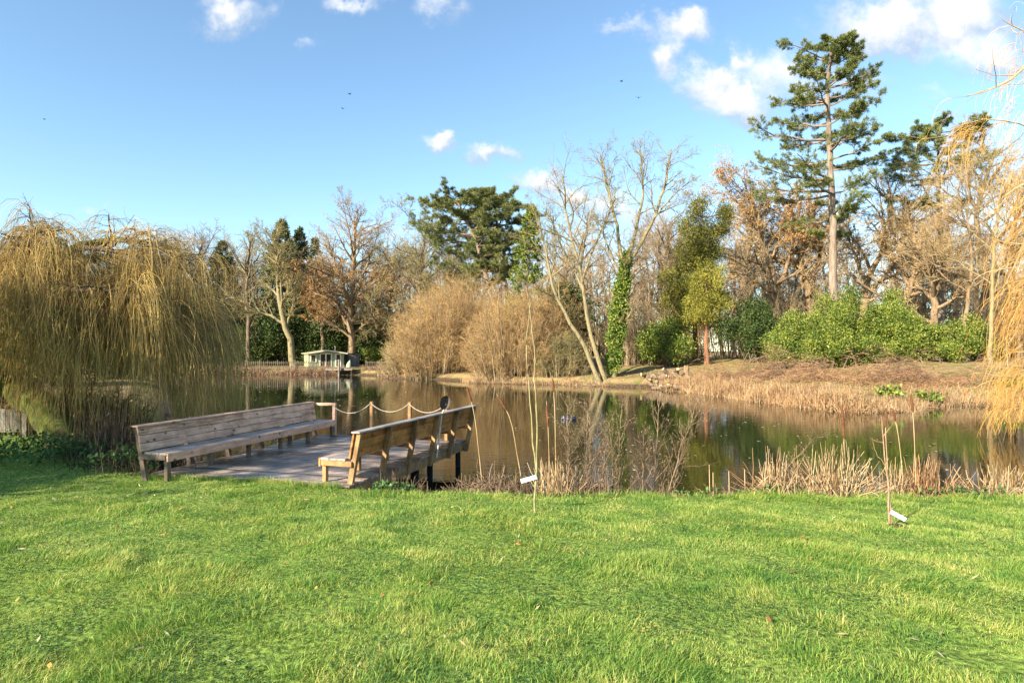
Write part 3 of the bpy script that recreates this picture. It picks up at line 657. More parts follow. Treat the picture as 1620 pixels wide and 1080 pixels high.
gg.add(np.array(v), [(1, 6, 7, 2), (0, 1, 2, 4), (6, 5, 9, 7)], [(4, 2, 3), (9, 8, 7)]); gg.add(np.array(v), [(5, 0, 4, 9)], m=1)
hp('wall', gg, [wallm, sunlit_w], bevel=0)
gg = Geo()
for sg_ in (-1, 1):
    o_ = .34; sl_ = (hr - he) / hw; xe = sg_ * (hw + o_); ze = hr - sl_ * (hw + o_)
    v = [(0, -hdp - .7, hr), (xe, -hdp - .7, ze), (xe, hdp + .3, ze), (0, hdp + .3, hr)]; v += [(x, y, z + .1) for x, y, z in v]
    gg.add(np.array(v), [(0, 1, 2, 3), (7, 6, 5, 4), (0, 4, 5, 1), (1, 5, 6, 2), (2, 6, 7, 3), (3, 7, 4, 0)])
rf = hp('roof', gg, roofm, bevel=0)
gg = Geo()
for sg_ in (-1, 1):
    gg.beam((sg_ * .02, -hdp - .72, hr + .04), (sg_ * (hw + .36), -hdp - .72, ze + .04), .035, .15)
gg.build('bargeboard', white, rf, flat=True)
gg = Geo(); gg.tubes(np.array([(1.6, .3, 2.1), (1.6, .3, 2.85)]), np.array((.07, .07)), 10, cap=True); gg.tubes(np.array([(1.6, .3, 2.85), (1.6, .3, 2.93)]), np.array((.12, .12)), 10, cap=True); gg.build('flue', white, rf)
def window(x0, x1, z0, z1, bars, nm='window'):
    fr = Geo(); y = -hdp - .03
    for (a, b_, c_, d_) in ((x0 - .15, x0, z0 - .12, z1 + .13), (x1, x1 + .15, z0 - .12, z1 + .13), (x0, x1, z1, z1 + .13), (x0, x1, z0 - .12, z0)): fr.box((a, y - .03, c_), (b_, y + .028, d_))
    for k in range(bars): xx = x0 + (x1 - x0) * (k + 1) / (bars + 1); fr.box((xx - .09, y - .025, z0), (xx + .09, y + .026, z1))
    f_ = hp(nm, fr, white); pg = Geo(); pg.box((x0, y + .005, z0), (x1, y + .024, z1)); pg.build('pane', glass, f_, flat=True); return f_
window(-2.0, -1.45, .75, 1.7, 0); window(-.75, .6, .12, 1.82, 1, 'door'); window(1.35, 1.85, .12, 1.75, 0)
for zz in (-.9, .3):
    fr = Geo(); fr.box((-hw - .05, zz, .6), (-hw - .003, zz + .55, 1.5)); f_ = hp('window', fr, white); pg = Geo(); pg.box((-hw - .058, zz + .07, .67), (-hw - .052, zz + .48, 1.43)); pg.build('pane', glass, f_, flat=True)
shed = thing('garden_shed', 'small dark grey lean-to shed joined to the right end of the summerhouse', 'shed', hc + np.array((3.35, 1.9, 0)), math.radians(27))
shm = wood('shed_wall', [(.07, .08, .085), (.12, .135, .14)], knots=False, stretch=(10, 10, .3))
gg = Geo(); gg.box((-.62, -1.2, 0), (.9, 1.2, 1.75)); gg.build('wall', shm, shed, flat=True, bevel=.01)
gg = Geo(); v = np.array([(-.75, -1.35, 1.93), (1.0, -1.35, 1.77), (1.0, 1.35, 1.77), (-.75, 1.35, 1.93)]); v = np.vstack([v, v + (0, 0, .06)]); gg.add(v, [(0, 1, 2, 3), (7, 6, 5, 4), (0, 4, 5, 1), (1, 5, 6, 2), (2, 6, 7, 3), (3, 7, 4, 0)]); gg.build('roof', MT['bark'], shed, flat=True)
# landing stage, mooring post, white boat bow
stg = wood('stage_wood', [(.16, .12, .09), (.33, .26, .2)], knots=False)
ls = thing('landing_stage', 'low dark wooden landing stage over the water before the summerhouse', 'landing stage', (-19.9, 73, 0)); o0 = (-19.9, 73, 0)
gg = Geo()
for k in range(11): gg.box((-21.9 + k * .29, 71.2, .12), (-21.9 + k * .29 + .27, 75.5, .17))
gg.build('deck_boards', stg, ls, flat=True, origin=o0); gg = Geo(); gg.box((-21.9, 71.22, -.08), (-18.75, 71.3, .118)); gg.build('edge_beam', stg, ls, flat=True, origin=o0)
for x in (-21.7, -20.3, -18.9):
    gg = Geo(); gg.box((x - .08, 71.35, -1.6), (x + .08, 71.5, .115)); gg.build('pile', WP, ls, flat=True, origin=o0)
mp_ = q(536, 580, 70.9); gg = Geo(); gg.tubes(np.array([(mp_[0], 70.9, -1.6), (mp_[0] + .02, 70.9, .1), (mp_[0] + .01, 70.9, 1.2)]), np.array((.14, .135, .125)), 10, cap=True)
tag(gg.build('mooring_post', stg, origin=(mp_[0], 70.9, -.65)), 'pale round mooring post standing in the water beside the landing stage', 'post')
# upturned white dinghy beside the shed: a tapered hull leaning on its stern
bt = q(553, 577, 74.5); gg = Geo(); sec = []
for k in range(9):
    f_ = k / 8; w = .42 * math.sin(min(1, (1 - f_) * 1.25) * 1.57) + .01; aa = np.linspace(0, np.pi, 9)
    sec.append(np.stack([np.cos(aa) * w + .35 * f_ ** 2 + .1, -.22 * np.sin(aa) * (1 - .6 * f_), np.full(9, 1.25 * f_)], 1))
V_ = np.array(sec); ia = np.arange(8)[:, None] * 9; ja = np.arange(8); gg.add(V_, np.stack([ia + ja, ia + ja + 1, ia + 10 + ja, ia + 9 + ja], -1).reshape(-1, 4))
o = gg.build('dinghy', wallm); o.scale = (.62, .62, .72); o.location = (bt[0] - .2, 74.5, .18); md = o.modifiers.new('skin', 'SOLIDIFY'); md.thickness = .04; tag(o, 'small white dinghy stood on end with its bow up on the landing stage', 'boat')

# picket fence before the summerhouse
fmat = wood('fence_wood', [(.07, .055, .035), (.16, .13, .08)], knots=False, stretch=(6, 6, .6))
def fence(label, p0, p1, step=.24, post_every=9):
    root = thing('picket_fence', label, 'fence', ((p0[0] + p1[0]) / 2, (p0[1] + p1[1]) / 2, -.05)); o0 = np.array(root.location)
    n_ = int(math.dist(p0, p1) / step); pg = Geo()
    for k in range(n_ + 1):
        x, y = p0[0] + (p1[0] - p0[0]) * k / n_, p0[1] + (p1[1] - p0[1]) * k / n_
        if k % post_every: pg.box((x - .035, y - .012, .02), (x + .035, y + .012, .93 + .03 * rng.random()))
        else: gg = Geo(); gg.box((x - .06, y + .01, -.15), (x + .06, y + .12, 1.08)); gg.build('post', fmat, root, flat=True, origin=o0)
    pg.build('pickets', fmat, root, flat=True, origin=o0)
    for z in (.25, .78):
        gg = Geo(); gg.beam((p0[0], p0[1] + .04, z), (p1[0], p1[1] + .04, z), .03, .08); gg.build('rail', fmat, root, flat=True, origin=o0)
fence('long brown picket fence on the far bank running left of the landing stage', (-37.5, 74.6), (-22.2, 74.2))
fence('short run of brown picket fence on the far bank right of the landing stage', (-18.2, 75.6), (-13.6, 74.2))

# ------------------------------------------------------------------ near-shore things
# black float on the water
fl = q(900, 664, 25); o0 = np.array((fl[0], 25.2, WZ)); gg = Geo()
blk = mat('black_plastic', [(.012, .013, .018), (.03, .032, .04)], 5, .35, spec=.5)
fb = thing('float', 'short black pipe-shaped float lying on the open water', 'float', o0, math.radians(8))
gg.tubes(np.array([(-.31, 0, .05), (-.3, 0, .05), (.3, 0, .05), (.31, 0, .05)]), np.array((.09, .105, .105, .09)), 14, cap=True); gg.build('body', blk, fb)
for x in (-.22, -.05):
    gg = Geo(); gg.tubes(np.array([(x - .015, 0, .05), (x + .015, 0, .05)]), np.array((.112, .112)), 14, cap=True); gg.build('band', mat('grey_band', [(.18, .2, .24), (.4, .42, .45)], 20, .4), fb)
gg = Geo(); gg.tubes(np.array([(-.31, 0, .06), (-.4, .02, .09)]), np.array((.05, .035)), 8, cap=True); gg.build('end_cap', blk, fb)

def polyline(pts, r0, r1, K=10, jig=0.):
    P, R = resample(pts, np.linspace(r0, r1, len(pts)), K); P[1:-1] += rng.normal(size=(K - 2, 3)) * jig; return P, R
tagm = mat('white_plastic', [(.55, .56, .56), (.74, .74, .73)], 9, .4)
# first sapling, two green whips
def px3(px, py, d): return q(px, py, d)
d1 = 8.05; b0 = px_base(846, d1)
s1 = thing('sapling', 'tall forked sapling with two thin pale stems and a level white tag', 'sapling', b0)
gg = Geo()
P, R = polyline([b0 - (0, 0, .05), px3(847, 770, d1), px3(849, 730, d1), px3(848, 640, d1), px3(845, 560, d1), px3(840, 500, d1), px3(833, 455, d1)], .017, .0035, 16, .006); gg.tubes(P, R, 7); main = (P, R)
P2, R2 = polyline([px3(848, 742, d1), px3(844, 700, d1), px3(838, 620, d1 + .05), px3(833, 560, d1 + .08), px3(836, 500, d1 + .1), px3(841, 470, d1 + .1)], .013, .004, 14, .006); gg.tubes(P2, R2, 6)
gg.build('stem', mat('sapling_bark', [(.16, .15, .06), (.36, .33, .16)], 9, .7, (4, 4, 1)), s1, origin=b0)
gg = Geo()
for (P_, R_) in (main, (P2, R2)):
    T_, TR = spawn(P_[None], R_[None], 9, .5, 1, .3, .16, 6, up=.2, wob=.07, rf=.7, rmin=.0035); gg.tubes(T_, TR, 4)
gg.build('twigs', mat('red_twig', [(.15, .07, .045), (.3, .16, .10)], 9, .7), s1, origin=b0)
gg = Geo(); gg.beam(px3(824, 761, d1 - .04), px3(849, 754, d1 - .04), .006, .058, upv=(0, 0, 1)); gg.build('plant_tag', tagm, s1, flat=True, origin=b0, bevel=.002)
# second sapling
d2 = 7.3; b0 = px_base(1408, d2)
s2 = thing('sapling', 'short bare brown sapling in dark soil with a slanting white tag', 'sapling', b0)
gg = Geo()
for pts, r in (([b0 - (0, 0, .05), px3(1406, 805, d2), px3(1406, 770, d2), px3(1401, 740, d2), px3(1398, 700, d2), px3(1395, 660, d2)], .014), ([b0 + (.02, 0, -.05), px3(1409, 800, d2 + .01), px3(1406, 765, d2), px3(1402, 735, d2)], .01),
               ([px3(1402, 742, d2), px3(1397, 730, d2), px3(1386, 718, d2), px3(1380, 692, d2)], .006), ([px3(1398, 700, d2), px3(1386, 698, d2), px3(1376, 693, d2)], .005), ([px3(1398, 690, d2), px3(1408, 675, d2), px3(1415, 666, d2)], .005), ([px3(1409, 808, d2), px3(1413, 803, d2), px3(1420, 801, d2)], .004)):
    P, R = polyline(pts, r, r * .35, 10, .004); gg.tubes(P, R, 6)
gg.build('stem', mat('sapling_bark_brown', [(.2, .11, .07), (.42, .27, .17)], 12, .8, (4, 4, 1)), s2, origin=b0)
gg = Geo(); gg.beam(px3(1409, 809, d2 - .03), px3(1433, 822, d2 - .06), .006, .05); gg.build('plant_tag', tagm, s2, flat=True, origin=b0, bevel=.002)
gg = Geo(); c = b0 + (.05, -.03, .0); aa = np.linspace(0, 6.283, 19)[:-1]; rings = [c + np.stack([np.cos(aa) * rr_ * (.15 + .03 * rng.normal(size=18)), np.sin(aa) * rr_ * (.11 + .02 * rng.normal(size=18)), np.full(18, .045 * (1 - rr_ ** 2) - .01) + .008 * rng.normal(size=18)], 1) for rr_ in (.15, .4, .65, .85, 1.)]; ia = np.arange(4)[:, None] * 18; ja = np.arange(18)
gg.add(np.array(rings), np.stack([ia + ja, ia + 18 + ja, ia + 18 + (ja + 1) % 18, ia + (ja + 1) % 18], -1).reshape(-1, 4), [(0, j, j + 1) for j in range(1, 17)])
gg.build('soil', mat('soil', [(.025, .016, .01), (.07, .045, .03)], 20, 1), s2, origin=b0)

# bulrush stems with brown heads
def cattail(label, head0, head1, base, d=10.25):
    d_ = d + rng.random() * .2; b0 = np.array((q(base[0], base[1], d_)[0], d_, WZ)); r = thing('bulrush', label, 'bulrush', b0, 0, 'bulrushes along the near bank')
    a, c = q(*head0, d_), q(*head1, d_); P, R = polyline([b0 - (0, 0, .1), b0 * .45 + c * .55 + (.02, 0, .02), c, a + (a - c) * .2], .009, .004, 12); gg = Geo(); gg.tubes(P, R, 5)
    gg.build('stem', MT['straw'], r, origin=b0); s_ = np.linspace(0, 1, 8)[:, None]; gg = Geo(); gg.tubes(c * (1 - s_) + a * s_, np.array((.006, .018, .021, .022, .022, .021, .017, .006)), 9); gg.build('head', MT['cat_head'], r, origin=b0)
cattail('bulrush leaning left above the far end of the grey topped bench', (738, 611), (746, 636), (768, 775))
cattail('bulrush slanting up to the left between the bench and the forked sapling', (788, 627), (802, 650), (836, 775))
cattail('bulrush with a long dark head just right of the forked sapling', (865, 641), (867, 675), (867, 772))
cattail('bulrush standing left of the black float, its head nearest the far bank', (874, 598), (876, 620), (878, 770))
cattail('straight bulrush with the longest thick brown head, rising from a straw clump', (1332, 640), (1335, 694), (1338, 772), 9.9)
cattail('bulrush standing directly behind the short tagged sapling', (1402, 645), (1401, 676), (1403, 765))
cattail('bulrush leaning left, close right of the short tagged sapling', (1411, 645), (1417, 667), (1434, 765))
cattail('upright bulrush with a reddish head, rightmost of all the bulrushes', (1441, 622), (1444, 652), (1448, 765))

# dead reed clumps at the near edge
def reed_clump(label, px, d, w, h, n_, m='straw', bent=.5):
    n_ = int(n_ * 1.9); h *= 1.15
    b0 = px_base(px, d); b0[2] = max(b0[2], WZ); k = n_; base = b0 + np.stack([rng.normal(size=k) * w * .35, rng.normal(size=k) * .16, np.full(k, -.05)], 1)
    a = rng.random(k) * 6.28; ln = h * (.35 + .75 * rng.random(k)); tilt = np.where(rng.random(k) < bent + .1, .4 + .85 * rng.random(k), .18 * rng.random(k)); dirv = np.stack([np.cos(a) * np.sin(tilt), np.sin(a) * np.sin(tilt) * .6, np.cos(tilt)], 1)
    fold = rng.random(k) < bent * .7; s_ = np.linspace(0, 1, 6); P = base[:, None] + dirv[:, None] * (s_[None, :, None] * ln[:, None, None])
    dn = np.stack([np.cos(a), np.sin(a) * .5, -1.1 + .5 * rng.random(k)], 1); over = np.clip(s_[None] - .55, 0, 1)[..., None] * ln[:, None, None]
    P = np.where(fold[:, None, None], P + over * (dn - dirv)[:, None], P + over * np.array((0, 0, -.1))) + rng.normal(size=P.shape) * .01
    P[..., 2] = np.maximum(P[..., 2], height(P[..., 0], P[..., 1]).clip(WZ) - .03)
    R = (.005 + .008 * rng.random(k))[:, None] * np.linspace(1, .4, 6)[None]; gg = Geo(); gg.tubes(P, R, 3)
    return tag(gg.build('reed_clump', MT[m], origin=b0), label, 'reeds', 'clumps of dead reeds at the near water edge')
RC = [('dead reed clump at the water edge between the bench and the forked sapling', 778, 10.0, .5, .55, 150, 'dead', .75), ('tangled grey reed litter behind the forked sapling', 822, 9.9, .45, .5, 130, 'dead', .8),
      ('dense pale dead reed clump just right of the forked sapling', 880, 9.85, .4, .75, 170, 'straw', .45), ('brown broken reed clump with one thick rotten stem below the black float', 935, 9.85, .45, .7, 160, 'dead', .55),
      ('low dark reed tangle at the middle of the near bank', 1000, 9.85, .6, .5, 170, 'dead', .7), ('leaning straw coloured stump of reeds with cut ends before bare water', 1222, 9.75, .22, .75, 70, 'straw', .4),
      ('small straw reed clump left of the longest bulrush head', 1258, 9.8, .3, .7, 110, 'straw', .6), ('broad fan of golden reeds around the longest bulrush head', 1318, 9.75, .5, .95, 300, 'straw', .55),
      ('golden reed clump behind the short tagged sapling', 1412, 9.9, .45, .8, 200, 'straw', .6), ('reddish upright reed clump right of the short tagged sapling', 1462, 9.85, .35, .85, 200, 'straw_red', .45),
      ('flattened heap of grey reeds on the bank, beside the rightmost golden reeds', 1515, 9.7, .5, .45, 200, 'dead', .85), ('pale collapsed reeds at the right picture edge', 1590, 9.7, .6, .65, 260, 'straw', .7)]
RC += [('low brown reed stubble between the leaning dry weeds and the cut canes', 1088, 9.85, .5, .42, 120, 'dead', .8), ('dark broken reed litter around the cut canes in the shallow water', 1160, 9.8, .5, .34, 110, 'dead', .85), ('brown reed tangle at the water edge right of the dark piles of the deck', 735, 10.0, .4, .4, 110, 'dead', .8), ('grey reed tangle right of the ivy trunk reflection', 1046, 9.85, .45, .5, 130, 'dead', .75)]
for a in RC: reed_clump(*a)

# tall dry weeds with seed heads
def dry_weed(label, px, top, d, lean=0, n_=7):
    b0 = px_base(px, d); b0[2] = max(b0[2], WZ); t_ = q(px + lean, top, d); P, R = polyline([b0 - (0, 0, .05), b0 * .5 + t_ * .5 + rng.normal(size=3) * .03, t_], .012, .004, 12, .012); gg = Geo(); gg.tubes(P, R, 5)
    r = thing('dry_weed', label, 'weed', b0, 0, 'dry weeds standing on the near bank'); hgt = np.linalg.norm(t_ - b0)
    L1, R1 = spawn(P[None], R[None], n_ * 3, .12, 1, .6, .3, 7, up=.12, wob=.12, rf=.6, rmin=.0045); gg.tubes(L1, R1, 4); L2, R2 = spawn(L1, R1, 6, .2, 1, .7, .4, 4, up=.05, wob=.15, rmin=.003); gg.tubes(L2, R2, 3); gg.build('stem', MT['dead'], r, origin=b0)
    c, t2 = along(L2, 3, .3, 1); gg = Geo(); c = c[::2]; t2 = t2[::2]; gg.leaves(c, t2 + rvec(len(c)) * .6, rvec(len(c)), .03 * (.5 + rng.random(len(c))), .013); gg.build('leaves', MT['dead'], r, origin=b0)
for a in (('brown stringy dry weed between the forked sapling and the float', 905, 690, 9.85, -8, 8), ('short bushy dry weed under the float', 950, 705, 9.85, 10, 9), ('dense brown dry weed left of the ivy trunk reflection', 968, 668, 9.9, -4, 9), ('short dry weed right of the ivy trunk reflection', 1012, 690, 9.85, 6, 8), ('thin dry weed rising in front of the black float from the near bank', 893, 640, 9.9, 6), ('dry weed with drooping brown seed heads right of the black float', 925, 650, 9.95, 5), ('tallest dry weed, a brown twiggy stem left of the ivy trunk reflection', 932, 608, 10, 3, 9),
          ('bushy brown dry weed over the ivy trunk reflection', 990, 640, 9.9, -6, 8), ('slender dry weed leaning right at the middle of the bank', 1030, 622, 10, 16), ('leaning dry weed with white seed tufts before the open dark water', 1050, 640, 9.9, 50),
          ('second leaning dry weed beside the one with white tufts', 1042, 690, 9.85, 40, 5), ('arching dry weed left of the straw reed stump', 1200, 690, 9.9, 90, 5)): dry_weed(*a)
# three cut canes left of the straw stump
for (px, top, lab) in ((1124, 735, 'pair of thin cut pale canes, leftmost of the canes in the shallow water'), (1155, 745, 'straight short cane between other canes in the shallow water'), (1180, 742, 'pale cane nearest the straw reed stump')):
    b0 = px_base(px, 9.9); b0[2] = WZ; gg = Geo()
    for k in range(2 if px == 1124 else 1): P, R = polyline([b0 + (k * .05, 0, -.05), q(px - 2 + k * 6, top + k * 12, 9.9)], .009, .006, 4); gg.tubes(P, R, 5)
    tag(gg.build('cane', MT['straw'], origin=b0), lab, 'cane', 'canes in the shallow water')
# ------------------------------------------------------------------ far bank details
logm = mat('log_bark', [(.09, .06, .035), (.25, .18, .11)], 5, .9, (1, 4, 4), bump=.6); cutm = mat('log_end', [(.34, .24, .13), (.46, .34, .2)], 20, .8)
def log(p, ln, r, az, tilt=0.):
    e_ = np.array((math.cos(az) * math.cos(tilt), math.sin(az) * math.cos(tilt), math.sin(tilt))) * ln / 2; s_ = np.linspace(-1, 1, 7)[:, None]; gg = Geo()
    P = p + e_ * s_ + rng.normal(size=(7, 3)) * r * .08; gg.tubes(P, r * (1 + .1 * rng.normal(size=7)), 10)
    ob = thing('log', 'short sawn log in the loose heap at the far waterline', 'log', p, 0, 'sawn logs heaped at the far waterline'); gg.build('bark', logm, ob, origin=p)
    for en in (0, -1):
        c = P[en]; u_, v_ = perp(nrm(e_)); a = np.linspace(0, 6.283, 11)[:-1]; R_ = r * .98
        gg = Geo(); gg.add(np.vstack([[c + e_ / ln * (.012 if en else -.012)], c + R_ * (np.cos(a)[:, None] * u_ + np.sin(a)[:, None] * v_)]), tris=[(0, 1 + j, 1 + (j + 1) % 10) for j in range(10)]); gg.build('cut_end', cutm, ob, origin=p)
for k in range(26):
    px = 1012 + 62 * rng.random(); d = 44.5 + 4.5 * rng.random() + (1040 - px) * .05; x = (px - CX) / F * d
    log(np.array((x, d, max(foot((x, d)), WZ) + .12 + .25 * rng.random())), .35 + .45 * rng.random(), .10 + .1 * rng.random(), rng.random() * 3.1, rng.normal() * .3)
for k in range(8):
    px = 1048 + 26 * rng.random(); d = 47.5 + 2 * rng.random(); x = (px - CX) / F * d
    log(np.array((x, d, foot((x, d)) + .15 + .35 * rng.random())), .8 + .6 * rng.random(), .09 + .06 * rng.random(), rng.random() * 3.1, rng.normal() * .4)
b0 = px_base(1085, 48.5); gg = Geo(); P, R = polyline([b0 - (0, 0, .2), b0 + (.02, 0, .4), b0 + (.05, 0, .85)], .26, .2, 6, .02); gg.tubes(P, R, 10)
st_ = thing('stump', 'knee-high pale tree stump standing alone on the grassy far bank', 'tree stump', b0); gg.build('bark', MT['bark_warm'], st_, origin=b0)
gg = Geo(); a = np.linspace(0, 6.283, 11)[:-1]; gg.add(np.vstack([[b0 + (.05, 0, .88)], b0 + np.array((.05, 0, .85)) + np.stack([np.cos(a) * .2, np.sin(a) * .2, .04 * rng.normal(size=10)], 1)]), tris=[(0, 1 + j, 1 + (j + 1) % 10) for j in range(10)]); gg.build('cut_top', cutm, st_, origin=b0)

def strip(name, label, mats_, path, n_, h, wid, r=(.006, .014), lean=.4, m2=.35, sides=3, tilt0=0., mound=0.):
    """uncountable stems standing along a line"""
    path = np.array(path, float); s_ = np.concatenate([[0], np.cumsum(np.hypot(*np.diff(path, axis=0).T))]); u_ = rng.random(n_) * s_[-1]
    x = np.interp(u_, s_, path[:, 0]) + rng.normal(size=n_) * wid * .5; y = np.interp(u_, s_, path[:, 1]) + rng.normal(size=n_) * wid * .5
    z = np.maximum(height(x, y), WZ) - .05; cl = .62 + .3 * np.sin(u_ * 2.3 + np.sin(u_ * .9) * 2) + .14 * np.sin(u_ * 6.1 + 1); ln = h * (.4 + .8 * rng.random(n_)) * cl
    if mound: z = z + mound * np.clip(wav(x, y, .9, 2) * .7 + wav(x, y, 2.3, 9) * .4 + .25, 0, 1.4) * rng.random(n_)
    a = rng.random(n_) * 6.28; ti = np.abs(rng.normal(size=n_)) * lean + tilt0; D = np.stack([np.cos(a) * np.sin(ti), np.sin(a) * np.sin(ti), np.cos(ti)], 1)
    k = np.linspace(0, 1, 4)[None, :, None]; P = np.stack([x, y, z], 1)[:, None] + D[:, None] * k * ln[:, None, None]; P[..., 2] -= (k[..., 0] ** 2 * ln[:, None] * ti[:, None] * .35)
    R = (r[0] + (r[1] - r[0]) * rng.random(n_))[:, None] * np.linspace(1, .4, 4)[None]; gg = Geo(); h1 = int(n_ * (1 - m2)); gg.tubes(P[:h1], R[:h1], sides, m=0); gg.tubes(P[h1:], R[h1:], sides, m=1)
    return kind(gg.build(name, [MT[i] for i in mats_]), 'stuff', label)
strip('reeds', 'pale dead reeds fringing the sunlit bank', ('straw', 'straw_red'), [(11.6, 46), (12.6, 43), (13.4, 38.8), (14.4, 34), (15.2, 30.6), (16.2, 28.4)], 11000, 1.0, .8, (.008, .018), .5, m2=.5)
strip('reeds', 'pale dead reeds fringing the sunlit bank further right', ('straw', 'straw_red'), [(16.4, 28.3), (18.4, 28.8), (20.4, 31), (23.6, 32.2), (27, 30.6)], 4500, .65, .7, (.007, .015), .5)
strip('reeds', 'low dead reeds below the brown thicket', ('straw', 'straw_red'), [(-4.4, 57), (-3.6, 53.8), (0, 52.5), (4.5, 51.2), (7.6, 48.8)], 2600, .55, .4, (.01, .02), .6)
strip('reeds', 'dark dead bracken on the far bank under the fence', ('dead', 'brush'), [(-39, 73.6), (-30, 73.9), (-22, 73)], 3200, 1.0, .7, (.012, .03), .6)
strip('reeds', 'dark dead bracken on the far bank right of the landing stage', ('dead', 'brush'), [(-18, 73.2), (-15, 71.5), (-13.4, 66), (-12.6, 63)], 1500, .8, .8, (.012, .03), .6)
strip('brushwood', 'brown brushwood and dead bramble heaped on the far bank', ('brush', 'dead'), [(15.8, 44.5), (18, 41), (20, 38.5), (23, 37), (27, 36.5)], 9000, 1.1, 2.6, (.007, .016), .5, tilt0=.95, mound=1.7)
strip('brushwood', 'low brushwood on the bank', ('straw_red', 'brush'), [(14.5, 47), (17.5, 36.5), (21, 34.5), (26, 33.6)], 6500, .7, 1.8, (.006, .013), .6, tilt0=.8, mound=.9)
strip('reed_litter', 'dead stems and reed litter along the near water edge', ('dead', 'bramble'), [(-2, 10.3), (0, 10.0), (3, 9.9), (7, 9.95), (10, 10.0)], 8000, .48, .34, (.003, .008), .75, .35)
strip('long_grass', 'rough grass tufts on the sunlit far bank', ('nettle', 'nettle'), [(10, 53), (14, 50), (18, 38), (22, 34.5), (27, 33)], 9000, .26, 2.4, (.006, .012), .5, .3)
strip('dead_grass', 'short dead grass over the sunlit far bank', ('straw_red', 'brush'), [(11, 50), (15, 46), (19, 42), (24, 39), (28, 37)], 9000, .3, 4.5, (.006, .012), .7, .5)
strip('dead_grass', 'short dead grass behind the far reeds', ('straw', 'straw_red'), [(13.5, 43), (16, 36), (18.5, 31.5), (23, 34), (28, 33)], 7000, .34, 2.2, (.006, .012), .7, .5)
kg = Geo(); k = 6000; x = -12 + 38 * rng.random(k); y = 28 + 34 * rng.random(k); s0 = pond_sd(x, y); ok = (s0 > .1) & (s0 < 14); x, y = x[ok], y[ok]; z = height(x, y) + .03
kg.leaves(np.stack([x, y, z], 1), rvec(len(x)) * (1, 1, .3), np.array((0, 0, 1.)) + rvec(len(x)) * .5, .13 + .1 * rng.random(len(x)), .09); kind(kg.build('leaf_litter', MT['leaf_oak']), 'stuff', 'brown leaf litter on the far bank')
# marsh plants at the right waterline
for (px, d, w, lab) in ((1408, 30.4, .5, 'bright green leafy waterside plant before the reeds of the sunlit bank'), (1465, 31.5, .7, 'low green waterside plant spreading right of the taller leafy one'), (1603, 33.5, .9, 'green leafy plant on the bank behind the trailing orange willow')):
    b0 = px_base(px, d); b0[2] = max(b0[2], WZ); gg = Geo(); n_ = 420; c = rvec(n_) * np.array((w * .5, w * .35, .14)) + (0, 0, .28 if px != 1465 else .12); gg.leaves(b0 + c, rvec(n_) + (0, 0, .6), rvec(n_), .2, .13)
    sg = Geo(); P = np.stack([np.repeat(b0[None], 40, 0) + rvec(40) * (w * .3, w * .2, 0), b0 + c[:40]], 1); sg.tubes(P, np.full((40, 2), .01), 3); r = thing('waterside_plant', lab, 'plant', b0); sg.build('stems', MT['nettle'], r, origin=b0); gg.build('leaves', MT['laurel'], r, origin=b0)

# ------------------------------------------------------------------ trees, from the left round to the right
bare_tree('ash_tree', 'leaning pale-trunked bare tree with a long mossy limb, left of the summerhouse', 79, [[(466, 578), (456, 535), (446, 495), (440, 455), (436, 410), (434, 375)]], .46, (11, .42, .5), 8, 7, 9, 'bark_pale', 'twig_olive', up=.03,
          extra=[([(450, 512), (428, 500), (405, 492), (385, 478), (366, 470), (350, 474)], .22), ([(452, 520), (462, 490), (472, 462), (480, 440)], .18)], tw=.016)
bare_tree('oak_tree', 'round-headed bare oak with a warm brown trunk standing behind the summerhouse', 87, [[(557, 578), (556, 540), (555, 500), (557, 450), (560, 400), (562, 350)]], .58, (16, .28, .56), 8, 8, 9, 'bark_warm', 'twig_brown', up=.035, ang=.95, tw=.017,
          extra=[([(556, 520), (532, 486), (512, 450), (500, 415)], .24), ([(556, 510), (582, 474), (606, 440), (622, 405)], .26), ([(556, 480), (538, 440), (524, 400), (516, 370)], .2), ([(557, 470), (576, 430), (592, 390), (600, 365)], .2), ([(556, 530), (580, 510), (604, 490), (622, 470)], .16), ([(556, 535), (535, 518), (515, 500), (500, 485)], .16)], leaf='leaf_oak', nleaf=4000, leafsize=.22, leafzone=(0, .42))
conifer('spruce_tree', 'tallest dark spruce behind the leaning pale-trunked tree', 446, 96, 575, 350, 54, 'dark_conifer', 22000, .55)
conifer('spruce_tree', 'dark spruce just right of the tallest spruce, left of the round bare oak', 474, 99, 575, 360, 44, 'dark_conifer', 14000, .5)
conifer('spruce_tree', 'thin dark spruce top against the left side of the round bare oak', 499, 97, 575, 378, 30, 'dark_conifer', 9000, .5)
conifer('spruce_tree', 'dull grey green spruce rising above the right edge of the left willow', 352, 96, 575, 384, 50, 'dark_conifer', 17000, .5)
bare_tree('bare_tree', 'grey bare tree between the left willow and the dull spruce', 92, [[(322, 578), (324, 520), (322, 470), (318, 420), (316, 392)]], .4, (10, .3, .5), 8, 7, 6, 'bark', 'twig_grey', tw=.018)
bare_tree('bare_tree', 'bare tree with many fine grey shoots left of the leaning pale-trunked tree', 90, [[(392, 578), (394, 530), (390, 470), (392, 420), (396, 382)]], .38, (10, .28, .5), 8, 7, 6, 'bark', 'twig_olive', tw=.018)
bare_tree('oak_tree', 'low oak with orange brown leaves, left of the round bare oak', 92, [[(512, 578), (510, 540), (508, 500), (505, 460), (502, 435)]], .36, (10, .3, .6), 8, 7, 5, 'bark', 'twig_brown', leaf='leaf_oak', nleaf=6500, leafsize=.26, tw=.017)
bare_tree('sallow_tree', 'small dull olive tree in the gap right of the round bare oak', 90, [[(618, 580), (620, 530), (616, 480), (622, 440), (626, 408)]], .32, (15, .18, .58), 9, 8, 8, 'bark', 'twig_olive', up=.02, tw=.022)
